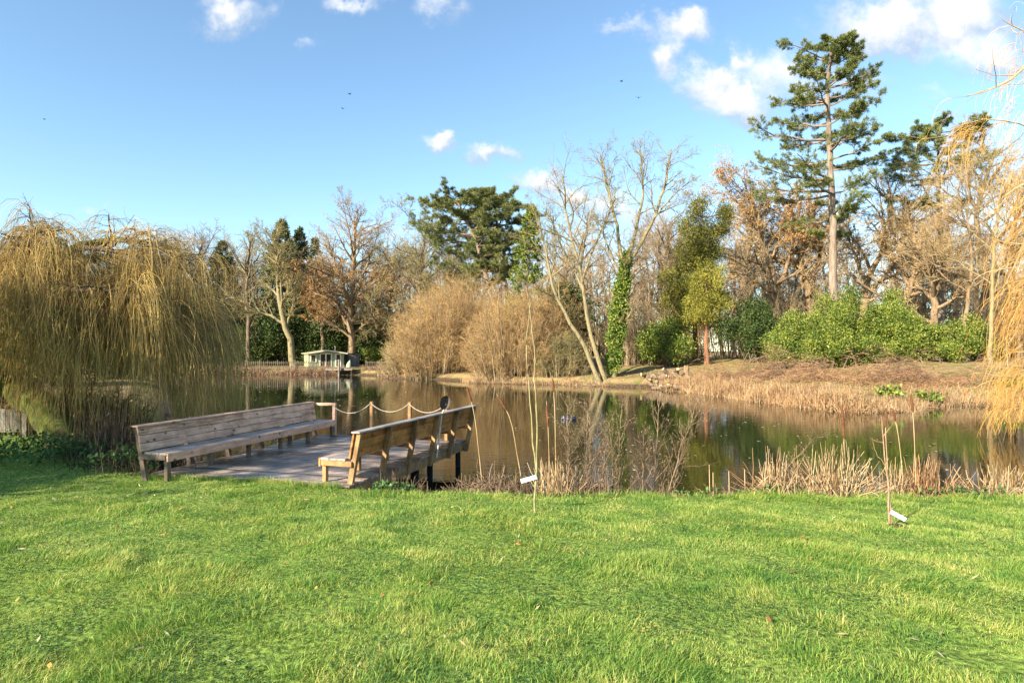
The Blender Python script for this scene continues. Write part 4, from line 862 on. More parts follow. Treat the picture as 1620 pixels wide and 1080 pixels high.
bare_tree('sallow_tree', 'olive twigged round tree left of the spreading pines', 84, [[(660, 580), (662, 520), (664, 460), (668, 410), (672, 372)]], .36, (15, .18, .58), 9, 8, 9, 'bark', 'twig_olive', up=.02, tw=.022)
bare_tree('sallow_tree', 'brownish round tree directly beneath the spreading pines', 82, [[(716, 580), (716, 520), (712, 470), (715, 430), (718, 400)]], .34, (15, .18, .58), 9, 8, 9, 'bark', 'twig_olive', up=.02, tw=.022)
pine('pine_tree', 'spreading flat-topped pine, left one of the pair above the brown thicket', 76, [(800, 560), (785, 500), (768, 430), (748, 370), (722, 315)], .42,
     [(.50, 60, 46, 4, .08), (.57, 70, 56, 5, .08), (.64, 76, 58, 6, .1), (.71, 80, 62, 6, .12), (.78, 78, 62, 6, .1), (.86, 74, 58, 7, .1), (.93, 70, 52, 7, .12), (.985, 52, 44, 7, .1)], 'pine_grey', 16, size=.34)
pine('pine_tree', 'spreading flat-topped pine, right one of the pair above the brown thicket', 78, [(812, 560), (806, 500), (796, 420), (788, 360), (782, 312)], .42,
     [(.56, 48, 44, 5, .1), (.65, 56, 50, 6, .1), (.74, 60, 54, 6, .1), (.83, 60, 54, 6, .1), (.91, 54, 54, 7, .12), (.985, 42, 46, 7, .08)], 'pine_grey', 16, size=.34)
conifer('cypress_tree', 'narrow dark green cypress with a thin spire above the pale thicket', 824, 60, 600, 322, 44, 'laurel', 13000, .32, lean=18)
conifer('yew_tree', 'dark evergreen behind the two leaning bare stems', 890, 60, 590, 455, 46, 'laurel_dark', 7000, .34, shape='oval')
# thickets at the water edge
twig_shrub('thicket', 'large rounded orange brown willow thicket at the water edge right of the summerhouse', 690, 63.5, 74, 462, 'twig_russet', 330, 10, 7)
twig_shrub('thicket', 'pale twiggy thicket nearest the summerhouse overhanging the water', 640, 64.5, 38, 525, 'twig_straw', 150, 9, 7)
twig_shrub('thicket', 'tall orange brown thicket rising behind the other waterside thickets', 735, 67.5, 92, 432, 'twig_russet', 320, 10, 6, tw=.014)
twig_shrub('thicket', 'broad straw coloured willow thicket in front, left of the two leaning stems', 815, 55.5, 80, 462, 'twig_russet', 420, 10, 7, tw=.0105)
twig_shrub('thicket', 'low greenish thicket at the foot of the leaning stems', 888, 53.6, 44, 522, 'twig_olive', 170, 10, 7, leaf=500)
twig_shrub('thicket', 'upright brown thicket behind the ivy-clad tree', 1005, 60, 48, 470, 'twig_brown', 170, 8, 6)
twig_shrub('thicket', 'tall pale shoots between the leaning stems and the cypress', 868, 59, 56, 440, 'twig_russet', 200, 9, 6)
# leaning pair, ivy tree
bare_tree('alder_tree', 'slender bare tree leaning far left over the pond, lower of the leaning pair', 49.6, [[(950, 598), (925, 550), (905, 515), (885, 478), (870, 435), (864, 400), (852, 345)]], .2, (7, .45, .4), 7, 6, 5, 'bark_pale', 'twig_olive', tw=.009)
bare_tree('alder_tree', 'tall forked bare tree leaning left beside the ivy-clad trunk', 50, [[(957, 598), (945, 560), (932, 515), (925, 470), (918, 420), (900, 360), (890, 280)], [(924, 462, 0), (905, 420, .4), (880, 372, .8), (866, 330, 1)], [(922, 440, 0), (940, 390, -.3), (962, 340, -.6), (975, 300, -1)]], (.22, .11, .095), (8, .5, .38), 7, 6, 5, 'bark_pale', 'twig_olive', tw=.009)
root, b0 = bare_tree('ash_tree', 'tall bare tree with a thick ivy sleeve on its trunk at the far water edge', 51, [[(968, 596), (974, 540), (980, 480), (987, 430), (990, 400)], [(988, 432), (976, 360), (962, 300), (948, 240)], [(990, 420, 0), (1010, 350, .5), (1018, 300, .6), (1012, 235, .8)], [(990, 425), (1032, 350, .4), (1050, 300, .6), (1062, 236, .5)], [(1030, 352, .4), (1060, 315, 0), (1096, 282, -.3)], [(984, 440), (962, 390, -.4), (945, 345, -.6)]], (.36, .17, .16, .17, .09, .1), (7, .4, .36), 7, 6, 5, 'bark_pale', 'twig_olive', tw=.009)
gg = Geo(); P, R = resample([q(970, 582, 51), q(974, 540, 51), q(979, 490, 51), q(986, 440, 51), q(991, 405, 51)], np.array((.5, .68, .66, .52, .26)), 20); c = np.repeat(P, 800, 0); d = nrm(rvec(len(c)) * (1, 1, .35)); rr = np.repeat(R, 800)[:, None] * (.4 + .68 * rng.random((len(c), 1))) * (1 + .3 * np.sin(c[:, 2:] * 3.1 + d[:, :1] * 3) + .2 * np.sin(c[:, 2:] * 8 + d[:, :1] * 6))
c = c + d * rr + np.array((0, 0, 1.)) * rng.normal(size=(len(c), 1)) * .2; gg.leaves(c, nrm(d + rvec(len(c)) * .5 + (0, 0, -.4)), d + rvec(len(c)) * .5, .16, .14); gg.build('ivy', MT['ivy'], root, origin=b0)
# centre right
bare_tree('bare_tree', 'grey brown bare tree standing back between the ivy-clad tree and the golden cypresses', 72, [[(1046, 566), (1048, 500), (1044, 450), (1052, 400), (1060, 350)]], .36, (13, .25, .58), 8, 7, 9, 'bark', 'twig_brown', tw=.014, wob=.17)
bare_tree('bare_tree', 'bare tree with tan twigs showing behind the forked leaning tree', 75, [[(918, 570), (920, 500), (916, 450), (922, 400), (928, 352)]], .34, (13, .25, .55), 8, 7, 9, 'bark', 'twig_tan', tw=.014, wob=.17)
bare_tree('bare_tree', 'low bare tree with brown twigs directly behind the ivy sleeve', 70, [[(992, 566), (994, 510), (990, 460), (996, 420), (1000, 390)]], .28, (13, .25, .6), 8, 7, 8, 'bark', 'twig_brown', tw=.014, wob=.17)
bare_tree('bare_tree', 'tangled brown bare tree at the far left behind the willow top', 90, [[(280, 578), (282, 520), (278, 470), (284, 430), (288, 400)]], .36, (12, .25, .55), 8, 7, 8, 'bark', 'twig_brown', tw=.017, wob=.17)
lumpy_tree('golden_cypress', 'tall golden green cypress with a ragged top, right of the ivy-clad tree', 1098, 60, 566, [(1100, 334, 15), (1112, 322, 9), (1092, 362, 20), (1116, 372, 20), (1140, 352, 17), (1146, 335, 10), (1086, 402, 25), (1122, 404, 20), (1076, 440, 24), (1104, 440, 26), (1066, 478, 19), (1090, 486, 26), (1074, 512, 18)], 42000, .24, 'gold_conifer')
lumpy_tree('golden_cypress', 'small bright golden cypress with a reddish trunk in front of the taller one', 1118, 56.5, 568, [(1118, 420, 13), (1106, 442, 18), (1132, 440, 17), (1098, 470, 19), (1122, 474, 23), (1142, 476, 16), (1108, 502, 19), (1134, 504, 20), (1090, 500, 13)], 20000, .19, 'gold_light')
bare_tree('oak_tree', 'spreading oak keeping orange leaves, left of the tallest pine', 66, [[(1228, 560), (1230, 500), (1226, 450), (1215, 410), (1200, 360), (1186, 310)], [(1228, 460), (1245, 420, .5), (1252, 370, .7), (1240, 320, .9)]], (.42, .26), (12, .35, .62), 8, 7, 9, 'bark_warm', 'twig_tan', leaf='leaf_oak', nleaf=9000, leafsize=.2, leafzone=(.35, 1), tw=.013, wob=.2)
bare_tree('oak_tree', 'gnarled bare oak with dark twisted limbs behind the tallest pine', 68, [[(1282, 560), (1282, 500), (1276, 450), (1268, 410), (1282, 360), (1290, 320)], [(1276, 452), (1295, 415, .3), (1302, 380, .5), (1320, 350, .6)], [(1276, 440), (1252, 405, .3), (1240, 385, .5), (1215, 372, .6)]], (.5, .28, .28), (10, .35, .6), 8, 7, 9, 'bark_warm', 'twig_tan', leaf='leaf_oak', nleaf=1500, leafsize=.18, tw=.013, wob=.2)
bare_tree('oak_tree', 'bare oak with tan twigs behind the space right of the golden cypresses', 74, [[(1180, 560), (1182, 500), (1178, 440), (1184, 390), (1190, 350)]], .4, (12, .3, .6), 8, 7, 9, 'bark', 'twig_tan', leaf='leaf_oak', nleaf=1800, leafsize=.2, tw=.015, wob=.18)
pine('pine_tree', 'tallest tree, a lone Scots pine towering over the right bank', 50, [(1318, 560), (1319, 500), (1318, 420), (1316, 330), (1312, 240), (1309, 160), (1311, 110), (1318, 66)], .40,
     [(.40, 50, 36, 2, .0), (.47, 100, 62, 4, -.06), (.53, 112, 80, 5, -.02), (.585, 118, 58, 5, .0), (.64, 106, 86, 5, .03), (.69, 118, 70, 5, .05), (.74, 74, 84, 5, .07), (.785, 96, 62, 5, .1), (.83, 50, 56, 5, .1), (.87, 64, 62, 5, .12), (.91, 50, 44, 5, .14), (.945, 66, 34, 4, .18), (.97, 36, 44, 4, .2), (.99, 18, 30, 4, .3)], 'pine', 14, size=.25)
pine('pine_tree', 'flat-topped pine on the right, behind the trailing willow shoots', 56, [(1488, 560), (1490, 490), (1492, 420), (1486, 340), (1482, 270), (1488, 205)], .36,
     [(.66, 80, 50, 4, .05), (.78, 92, 66, 5, .1), (.86, 90, 76, 6, .12), (.93, 70, 74, 6, .14), (.985, 40, 60, 6, .16)], 'pine', 13, size=.28)
for (nm, lab, d, st, r, bk, tw_, lf, nl) in (
    ('oak_tree', 'thick brown oak just right of the tallest pine', 60, [[(1362, 560), (1365, 500), (1372, 450), (1392, 400), (1410, 350), (1404, 300)], [(1372, 452), (1355, 410, .4), (1340, 370, .5)]], (.4, .22), 'bark_warm', 'twig_tan', 'leaf_oak', 1200),
    ('oak_tree', 'twisted warm brown oak under the flat-topped pine', 53, [[(1424, 560), (1426, 500), (1440, 455), (1452, 410), (1440, 360), (1432, 320)], [(1440, 455), (1418, 420, .3), (1398, 385, .5)]], (.36, .2), 'bark_warm', 'twig_tan', 'leaf_oak', 900),
    ('oak_tree', 'forked pale brown oak rising from the laurel right of centre', 51, [[(1478, 560), (1478, 500), (1475, 455), (1466, 420), (1452, 380)], [(1476, 470), (1486, 440, .3), (1500, 400, .4), (1496, 340, .5)]], (.34, .22), 'bark_warm', 'twig_tan', 'leaf_oak', 600),
    ('bare_tree', 'slim bare tree with a pale trunk standing before the laurel end', 44.5, [[(1566, 572), (1568, 520), (1570, 460), (1572, 400), (1580, 330), (1590, 270)]], .16, 'bark_pale', 'twig_tan', None, 0),
    ('bare_tree', 'thin crooked bare tree between the laurel and the pale slim trunk', 47, [[(1526, 560), (1528, 500), (1534, 450), (1538, 400), (1530, 340), (1536, 270)]], .17, 'bark_warm', 'twig_tan', None, 0),
    ('oak_tree', 'dark trunked oak at the right, behind the trailing willow', 55, [[(1560, 560), (1556, 490), (1560, 430), (1545, 370), (1555, 300), (1575, 240)]], .4, 'bark', 'twig_brown', 'leaf_oak', 800),
    ('bare_tree', 'bare tree at the right picture edge behind the trailing willow', 52, [[(1612, 560), (1608, 490), (1600, 430), (1606, 360), (1612, 280)]], .3, 'bark', 'twig_tan', None, 0)):
    bare_tree(nm, lab, d, st, r, (10, .3, .58), 8, 7, 8, bk, tw_, leaf=lf, nleaf=nl, leafsize=.16, tw=.0095, wob=.19)
# laurels along the right bank
bush('laurel_bush', 'tallest sunlit laurel bush beneath the lone pine', [(1325, 48.5, 452, 560, 30), (1300, 47, 492, 572, 36), (1350, 47.5, 474, 574, 34), (1374, 49, 505, 570, 32), (1330, 45.8, 524, 577, 36)], 27200, .175, 'laurel', clump=6)
bush('laurel_bush', 'broad sunlit laurel bush at the left end of the laurel hedge', [(1240, 49, 505, 568, 28), (1266, 47.5, 484, 574, 28), (1290, 46, 534, 577, 26), (1230, 47.5, 535, 574, 20)], 14400, .175, 'laurel', clump=6)
bush('laurel_bush', 'yellow green laurel bush at the middle of the laurel hedge', [(1402, 48, 486, 570, 32), (1434, 47, 500, 576, 30), (1456, 46, 528, 578, 24), (1388, 45.6, 536, 578, 24), (1420, 50, 466, 550, 20)], 20800, .175, 'laurel', clump=6)
bush('laurel_bush', 'dark green laurel bush at the right end of the laurel hedge', [(1482, 48, 512, 574, 26), (1515, 47, 498, 577, 30), (1550, 48.5, 518, 577, 28), (1498, 45.8, 540, 578, 24)], 16000, .175, 'laurel', clump=6)
bush('holly_bush', 'very dark holly bush between the golden cypresses and the laurels', [(1190, 56, 478, 566, 42), (1215, 55, 500, 566, 34)], 9000, .26, 'laurel_dark')
bush('laurel_bush', 'mid green bush left of the golden cypresses', [(1060, 57, 498, 572, 40), (1040, 58, 520, 575, 26)], 8000, .24, 'laurel')
bush('rhododendron_bush', 'large dark rhododendron behind the summerhouse and leaning tree', [(430, 93, 500, 578, 44), (490, 95, 480, 578, 50), (395, 93, 520, 578, 40), (540, 96, 500, 578, 40)], 15000, .42, 'laurel_dark')
for lab_, bb_ in (('dark evergreen shrub on the far shore behind the left edge of the left willow', (20, 37, 525, 612, 60)), ('dark evergreen shrub on the far shore seen through the middle of the left willow', (115, 41, 520, 606, 52)), ('dark evergreen shrub on the far shore behind the right half of the left willow', (190, 48, 528, 600, 46)), ('smaller dark evergreen shrub on the far shore behind the right edge of the left willow', (250, 56, 532, 596, 40))): bush('holly_bush', lab_, [bb_], 3200, .26, 'laurel_dark')
bush('hedge', 'clipped mid green hedge right of the summerhouse', [(590, 90, 553, 580, 16), (612, 90, 553, 580, 16)], 3500, .3, 'laurel', cat='hedge')
bush('holly_bush', 'dark evergreen bush behind the orange brown thickets', [(640, 92, 490, 580, 40), (610, 93, 505, 580, 36)], 7000, .42, 'laurel_dark')

# the wood far behind: bare stems and evergreen understorey that read as one mass
tg = Geo(); cg = Geo(); fg = Geo()
for k in range(150):
    x = -100 + 190 * (k + rng.random()) / 150; y = 100 + 16 * rng.random() - .1 * max(x, 0) - (18 if x > 18 else 0); H = (15 if x < 10 else 14) + 5 * rng.random(); z0 = foot((x, y)); b0 = np.array((x, y, z0 - .2))
    P, R = resample([b0, b0 + (rng.normal() * .4, 0, H * .4), b0 + (rng.normal(), rng.normal(), H * .95)], np.array((.3, .2, .06)), 10); tg.tubes(P, R, 6)
    L1, R1 = spawn(P[None], R[None], 12, .18, 1, .8, .45, 6, up=.06, wob=.15); tg.tubes(L1, R1, 4); L2, R2 = spawn(L1, R1, 8, .2, 1, .75, .5, 5, up=.08, wob=.15, rmin=.025); cg.tubes(L2, R2, 3); L3, R3 = spawn(L2, R2, 13, .1, 1, .7, .6, 3, up=.04, wob=.15, rmin=.02); cg.tubes(L3, R3, 3)
n_ = 1500; x = -75 + 145 * rng.random(n_); y = np.where(x > 10, 63 + 16 * rng.random(n_), 100 + 10 * rng.random(n_)); z0 = height(x, y); H = 4.5 + 4.5 * rng.random(n_); s_ = np.linspace(0, 1, 7)[None, :, None]
P = np.stack([x, y, z0 - .1], 1)[:, None] + (rvec(n_) * (.18, .18, 0) + (0, 0, 1.))[:, None] * s_ * H[:, None, None] + rng.normal(size=(n_, 7, 3)) * .12 * s_; R = np.linspace(.045, .014, 7)[None].repeat(n_, 0); cg.tubes(P, R, 4)
L2, R2 = spawn(P, R, 9, .1, 1, .6, .33, 5, up=.06, wob=.14, rmin=.017); cg.tubes(L2, R2, 3); L3, R3 = spawn(L2, R2, 6, .1, 1, .6, .55, 3, up=.04, wob=.14, rmin=.013); cg.tubes(L3, R3, 3)
B = [(-105 + 200 * rng.random(), 103 + 12 * rng.random(), 2.6, 5 + 3 * rng.random(), 3, 3.5 + 4 * rng.random()) for _ in range(70)]
B = [b_ if b_[0] < 18 else (b_[0], b_[1] - 24, 2.6, b_[3], 3, b_[5]) for b_ in B]
foliage_blobs(fg, B, 90000, .7, clump=4, shell=.2)
w_ = Geo(); 
for src, m_ in ((tg, 0), (cg, 1), (fg, 2)):
    off = w_.n
    for v in src.v: w_.v.append(v)
    w_.n += src.n
    for qd in src.q: w_.q.append(qd + off); w_.qm.append(np.full(len(qd), m_))
kind(w_.build('distant_wood', [MT['bark'], MT['twig_brown'], MT['laurel_dark']]), 'stuff', 'bare winter wood and evergreen undergrowth far behind the pond')

# ------------------------------------------------------------------ the two weeping willows
def weep_dome(cx, cy, rx, ry, ztop, dz, n_, K, zlo, zhi, out_, lean=0):
    nc = max(8, n_ // 26); ca = rng.random(nc) * 6.283; cr_ = np.sqrt(rng.random(nc)); ci = rng.integers(nc, size=n_); sc_ = (.03 + .05 * rng.random(nc))[ci]; a = ca[ci] + rng.normal(size=n_) * sc_ / np.maximum(cr_[ci], .2); r = np.clip(cr_[ci] + rng.normal(size=n_) * sc_, 0, 1.08); ce = rng.random(nc)[ci]; lump = .35 * np.sin(a * 5 + 1) + .25 * np.sin(a * 9 + r * 6)
    st = np.stack([cx + rx * r * np.cos(a), cy + ry * r * np.sin(a), ztop - dz * r ** 2.2 + lump * (.4 + r * .6) + rng.normal(size=n_) * .25], 1)
    zend = zlo + (zhi - zlo) * np.clip(.72 * ce ** 1.2 + .4 * rng.random(n_) ** 1.5, 0, 1); zend = np.where(st[:, 0] < -10.4, np.maximum(zend, 1.45 + .7 * ce) if lean else zend, zend); ln = np.maximum(st[:, 2] - zend, .6) * 1.08
    return hang(st, np.stack([np.cos(a), np.sin(a), np.zeros(n_)], 1) + rvec(n_) * .35, ln, K, sway=.10, out0=out_, grav=.42)
wl = thing('willow_tree', 'huge weeping willow at the left with yellow brown hanging strands over a mossy leaning trunk', 'tree', (-12, 16, 0)); o0 = (-12, 16, 0)
tg = Geo()
P, R = polyline([(-10.75, 14.9, -.35), (-11.3, 15.1, .25), (-12.1, 15.4, .95), (-13.2, 15.7, 1.5), (-14.6, 16.2, 2.1), (-16, 17, 2.8)], .42, .26, 16, .05); tg.tubes(P, R, 12)
P, R = polyline([(-13.1, 15.6, 1.2), (-13.0, 15.7, 2.6), (-12.8, 16, 3.8), (-12.3, 16.3, 4.6), (-11.4, 16.6, 5.1), (-10.2, 16.9, 5.2)], .33, .04, 16, .06); tg.tubes(P, R, 10)
tg.build('trunk', MT['moss'], wl, origin=o0)
bg_ = Geo(); arcs = []
for pts, r in (([(-12.6, 16.1, 4.2), (-11.6, 15.9, 5.6), (-10.5, 15.8, 6.0), (-9.3, 15.8, 5.6), (-8.3, 15.9, 4.9)], .12), ([(-12.9, 16, 3.9), (-13.4, 15.6, 5.6), (-14, 15.2, 6.4), (-15, 15, 6.6)], .13), ([(-12.2, 16.3, 4.9), (-11.6, 17.4, 6.1), (-10.6, 18.2, 6.2), (-9.2, 18.8, 5.2)], .11),
               ([(-12.6, 16.2, 4.4), (-12.2, 15.2, 5.9), (-11.5, 14.6, 6.4), (-10.9, 14.2, 5.6)], .1), ([(-13, 15.9, 3.5), (-11.5, 14.9, 4.0), (-9.8, 14.6, 4.0), (-8.6, 14.8, 3.6)], .1), ([(-12.5, 16.2, 4.4), (-13.4, 17.6, 6), (-14.5, 18.5, 6.5)], .11), ([(-13.0, 15.8, 3), (-13.6, 14.4, 4.6), (-14.4, 13.6, 5.4), (-15.6, 13.2, 5.4)], .11), ([(-11.4, 16.5, 5.6), (-11.9, 15.9, 6.4), (-12.3, 15.4, 7.0)], .06), ([(-10.5, 15.8, 6.0), (-9.6, 15.4, 6.3), (-8.6, 15.2, 5.6)], .05)):
    pts = [(a_, b_, 2.9 + (c_ - 2.9) * .64) for a_, b_, c_ in pts]; P, R = polyline(pts, r * .8, r * .25, 12, .05); bg_.tubes(P, R, 7); arcs.append((P, R))
AP = np.array([a[0] for a in arcs]); AR = np.array([a[1] for a in arcs]); L2, R2 = spawn(AP, AR, 10, .2, 1, .9, .32, 8, up=-.03, wob=.18, rf=.6, flat=.4); bg_.tubes(L2, R2, 5); L3, R3 = spawn(L2, R2, 6, .2, 1, .7, .5, 6, up=.0, wob=.22, rf=.7, rmin=.005); bg_.tubes(L3, R3, 3)
U1, UR = spawn(AP, AR, 7, .35, 1, .7, .42, 9, up=.05, wob=.16, rf=.3, rmin=.006); U1[..., 2] = np.minimum(U1[..., 2], 6.0 + .3 * np.sin(U1[..., 0] * 3)); bg_.tubes(U1, UR, 4); U2, UR2 = spawn(U1, UR, 4, .3, 1, .7, .4, 6, up=-.04, wob=.2, rmin=.004); bg_.tubes(U2, UR2, 3)
bg_.build('branches', MT['bark'], wl, origin=o0)
cg = Geo()
S1 = weep_dome(-12.7, 16.6, 4.3, 3.6, 4.8, 1.8, 4700, 10, -.45, 3.0, .9, 1); cg.tubes(S1, np.linspace(.0055, .0025, 10)[None].repeat(len(S1), 0), 3)
c3, t3 = along(L3, 7, .2, 1); S3 = weep_dome(-9.8, 15.6, 1.8, 1.5, 3.9, 1.2, 900, 9, -.5, 1.2, 1.0); cg.tubes(S3, np.linspace(.0055, .0025, 9)[None].repeat(len(S3), 0), 3)
l3_ = np.minimum(.5 + 1.9 * rng.random(len(c3)), np.where(c3[:, 0] < -10.4, np.maximum(c3[:, 2] - 1.4, .3), 9)); S2 = hang(c3, t3, l3_, 8, zmin=-.5, sway=.1); cg.tubes(S2, np.linspace(.005, .0025, 8)[None].repeat(len(S2), 0), 3)
T1, TR1 = spawn(S1[:3000], np.full((3000, 10), .004), 4, .1, .9, .5, .3, 5, up=-.25, wob=.1, rmin=.003); ok_ = (T1[:, :, 2].min(1) > 1.25) | (T1[:, -1, 0] > -10.3); T1, TR1 = T1[ok_], TR1[ok_]; cg.tubes(T1, TR1, 3)
T2, TR2 = spawn(S1[1000:4600], np.full((3600, 10), .0035), 2, .05, .7, 1.0, .2, 6, up=-.08, wob=.32, rmin=.0028); cg.tubes(T2, TR2, 3, m=2)
cl, tl = along(S1[:4000], 6, .3, 1); k = rng.permutation(len(cl))[:20000]; cg.leaves(cl[k], tl[k] + rvec(20000) * .35, rvec(20000), .085 + .08 * rng.random(20000), .023, m=1)
cg.build('crown', [MT['willow_strand'], MT['willow_leaf'], MT['dead']], wl, origin=o0)
# right willow: the trunk stands out of frame, its orange shoots trail into the picture
wr = thing('willow_tree', 'weeping willow with orange trailing shoots entering the picture at its right edge', 'tree', (21.5, 21.5, 0)); o0 = (21.5, 21.5, 0)
tg = Geo(); P, R = polyline([(22.5, 22.5, -.5), (22.2, 22.2, 4), (21.5, 21.8, 9), (21, 21.5, 14)], .6, .2, 14, .06); tg.tubes(P, R, 12); tg.build('trunk', MT['bark_warm'], wr, origin=o0)
bg_ = Geo(); A_ = []
for pts, r in (([(21.4, 21.7, 9.5), q(1625, 95, 20.5), q(1600, 125, 20), q(1575, 140, 19.6), q(1530, 152, 19.2)], .05), ([(21.2, 21.6, 12), q(1630, 60, 20.6), q(1606, 45, 20.4), q(1586, 32, 20.2)], .035), ([(21.6, 21.9, 8), q(1650, 210, 21), q(1610, 195, 20.4), q(1555, 188, 20), q(1505, 205, 19.6)], .035),
               ([(21.8, 22, 6.5), q(1660, 300, 21), q(1620, 290, 20.5), q(1590, 310, 20.2)], .08), ([(21.9, 22, 5), q(1660, 380, 20), q(1620, 400, 19.6), q(1590, 450, 19.4)], .07), ([(22, 22, 4), q(1680, 470, 20), q(1625, 500, 19.5), q(1585, 560, 19.4)], .06), ([(22.0, 22.2, 3), q(1680, 560, 20), q(1620, 590, 20), q(1560, 605, 20)], .06)):
    P, R = polyline(pts, r, r * .25, 12, .04); bg_.tubes(P, R, 6); A_.append((P, R))
AP = np.array([a[0] for a in A_]); AR = np.array([a[1] for a in A_]); L2, R2 = spawn(AP, AR, 9, .3, 1, .7, .3, 7, up=.03, wob=.18, rf=.6, rmin=.008); bg_.tubes(L2, R2, 4); bg_.build('branches', MT['twig_tan'], wr, origin=o0)
cg = Geo(); st = []; ln = []
def add_st(n_, px0, px1, py0, py1, d0, d1, l0, l1):
    for _ in range(n_): st.append(q(px0 + (px1 - px0) * rng.random(), py0 + (py1 - py0) * rng.random(), d0 + (d1 - d0) * rng.random())); ln.append(l0 + (l1 - l0) * rng.random())
add_st(30, 1522, 1556, 190, 215, 19, 20, .8, 2.6); add_st(16, 1560, 1610, 170, 215, 19, 20.5, .5, 1.2); add_st(80, 1632, 1720, 210, 330, 19, 22, 1.5, 4); add_st(180, 1618, 1720, 330, 470, 18.5, 22, 1.2, 3.4); add_st(270, 1606, 1720, 450, 610, 18.5, 21.5, 1.2, 2.6); add_st(210, 1580, 1690, 585, 650, 18.5, 21, .8, 1.5); add_st(60, 1595, 1650, 40, 200, 20, 21, .6, 2)
st = np.array(st); ln = np.array(ln); od = np.tile(np.array((-.95, -.15, 0)), (len(st), 1)) + rvec(len(st)) * .35
S1 = hang(st, od, ln, 9, zmin=WZ + .02, sway=.12, out0=1.0, grav=.33); cg.tubes(S1, np.linspace(.006, .003, 9)[None].repeat(len(S1), 0), 3)
c2, t2 = along(L2, 2, .3, 1); S2 = hang(c2, t2, .3 + 1.0 * rng.random(len(c2)), 7, sway=.12, grav=.35); cg.tubes(S2, np.linspace(.006, .003, 7)[None].repeat(len(S2), 0), 3)
T1, TR1 = spawn(S1, np.full((len(S1), 9), .006), 3, .1, .9, .55, .3, 5, up=-.15, wob=.12, rmin=.0035); cg.tubes(T1, TR1, 3)
cg.build('crown', MT['willow_orange'], wr, origin=o0)

# ------------------------------------------------------------------ left bank: board fence, brambles, nettles
gm_ = wood('weathered_board', [(.09, .085, .07), (.19, .18, .15)], knots=False, stretch=(8, 8, .5)); bf = thing('board_fence', 'weathered grey board fence low at the left edge under the mossy trunk', 'fence', (-13.6, 16.1, -.1)); o0 = (-13.6, 16.1, -.1)
gg = Geo()
for k in range(9): gg.box((-15 + k * .2, 16.3, .02), (-15 + k * .2 + .185, 16.33, .62 + .03 * rng.random()))
gg.build('boards', gm_, bf, flat=True, origin=o0); gg = Geo(); gg.box((-13.14, 16.25, -.3), (-13.0, 16.4, .68)); gg.build('post', gm_, bf, flat=True, origin=o0, bevel=.01)
strip('brambles', 'dark dead brambles and fallen twigs under the willow', ('bramble', 'bramble'), [(-14.5, 17.6), (-12.2, 17.3), (-10.4, 15.9), (-9.0, 14.2), (-8.0, 13.0), (-7.3, 12.2)], 6500, 1.3, 1.0, (.004, .011), .9, .3)
strip('brambles', 'dead brambles at the back of the deck', ('bramble', 'nettle'), [(-7.4, 12.0), (-6.9, 11.4), (-6.9, 12.6)], 420, .7, .5, (.003, .007), .9, .3)
gg = Geo(); n_ = 5200; x = -13.2 + 7.2 * rng.random(n_); y = 11.7 + 2.3 * rng.random(n_) - .12 * (x + 9); z = height(x, y); ok = (pond_sd(x, y) > .1) & (wav(x, y, 2.4, 5) > -.7) & ~((x > -6.9) & (y > 10.6)); x, y, z = x[ok], y[ok], z[ok]; h_ = (.1 + .28 * rng.random(len(x))) * (1 + .3 * wav(x, y, 3, 2))
gg.leaves(np.stack([x, y, z + h_], 1), rvec(len(x)) + (0, 0, -.2), np.array((0, 0, 1.)) + rvec(len(x)) * .5, .07 + .06 * rng.random(len(x)), .055); kind(gg.build('nettles', MT['nettle']), 'stuff', 'green nettles and ground ivy on the left bank')
gg = Geo(); n_ = 2600; x = -2.2 + 12 * rng.random(n_); y = 9.45 + .5 * rng.random(n_); k_ = wav(x, y * 0, 1.6, 3) + (x > 4) * .5; ok = k_ > .35; x, y = x[ok], y[ok]; z = height(x, y); gg.leaves(np.stack([x, y, z + .03 + .14 * rng.random(len(x))], 1), rvec(len(x)) + (0, 0, .3), np.array((0, 0, 1.)) + rvec(len(x)) * .6, .05 + .05 * rng.random(len(x)), .045); kind(gg.build('nettles', MT['nettle']), 'stuff', 'low green weeds along the near bank edge')

twig_shrub('bramble_thicket', 'dark tangled bramble thicket beneath the left willow behind its mossy trunk', 70, 18.4, 150, 585, 'bramble', 210, 8, 6, dep=.5, tw=.005)
# ------------------------------------------------------------------ leaves on lawn and water, birds
gg = Geo(); n_ = 240; y = 3.2 + 7 * rng.random(n_) ** .8; x = (rng.random(n_) * 2 - 1) * (.85 * y + .4); ok = pond_sd(x, y) > .5; x, y = x[ok], y[ok]; z = height(x, y) + .035 + .02 * rng.random(len(x))
h_ = len(x) // 3; D = nrm(rvec(len(x)) * (1, 1, .3)); Nn = np.array((0, 0, 1.)) + rvec(len(x)) * .45
gg.leaves(np.stack([x, y, z], 1)[:h_], D[:h_], Nn[:h_], .03 + .035 * rng.random(h_), .03, m=0)
gg.leaves(np.stack([x, y, z], 1)[h_:], D[h_:], Nn[h_:], .06 + .03 * rng.random(len(x) - h_), .014, m=1)
n_ = 420; y = 8.5 + 3.4 * rng.random(n_); x = -13 + 9 * rng.random(n_); ok = (pond_sd(x, y) > .2) & (x < -4.5); x, y = x[ok], y[ok]; z = height(x, y) + .04; gg.leaves(np.stack([x, y, z], 1), rvec(len(x)) * (1, 1, .3), np.array((0, 0, 1.)) + rvec(len(x)) * .4, .07, .016, m=1)
dn = 260; a, b_ = rng.random(dn)[:, None], rng.random(dn)[:, None]; p = (DK[0] * (1 - a) + DK[1] * a) * (1 - b_) + (DK[3] * (1 - a) + DK[2] * a) * b_ + (0, 0, .008); gg.leaves(p, rvec(dn) * (1, 1, .05), np.array((0, 0, 1.)) + rvec(dn) * .15, .06, .014, m=1)
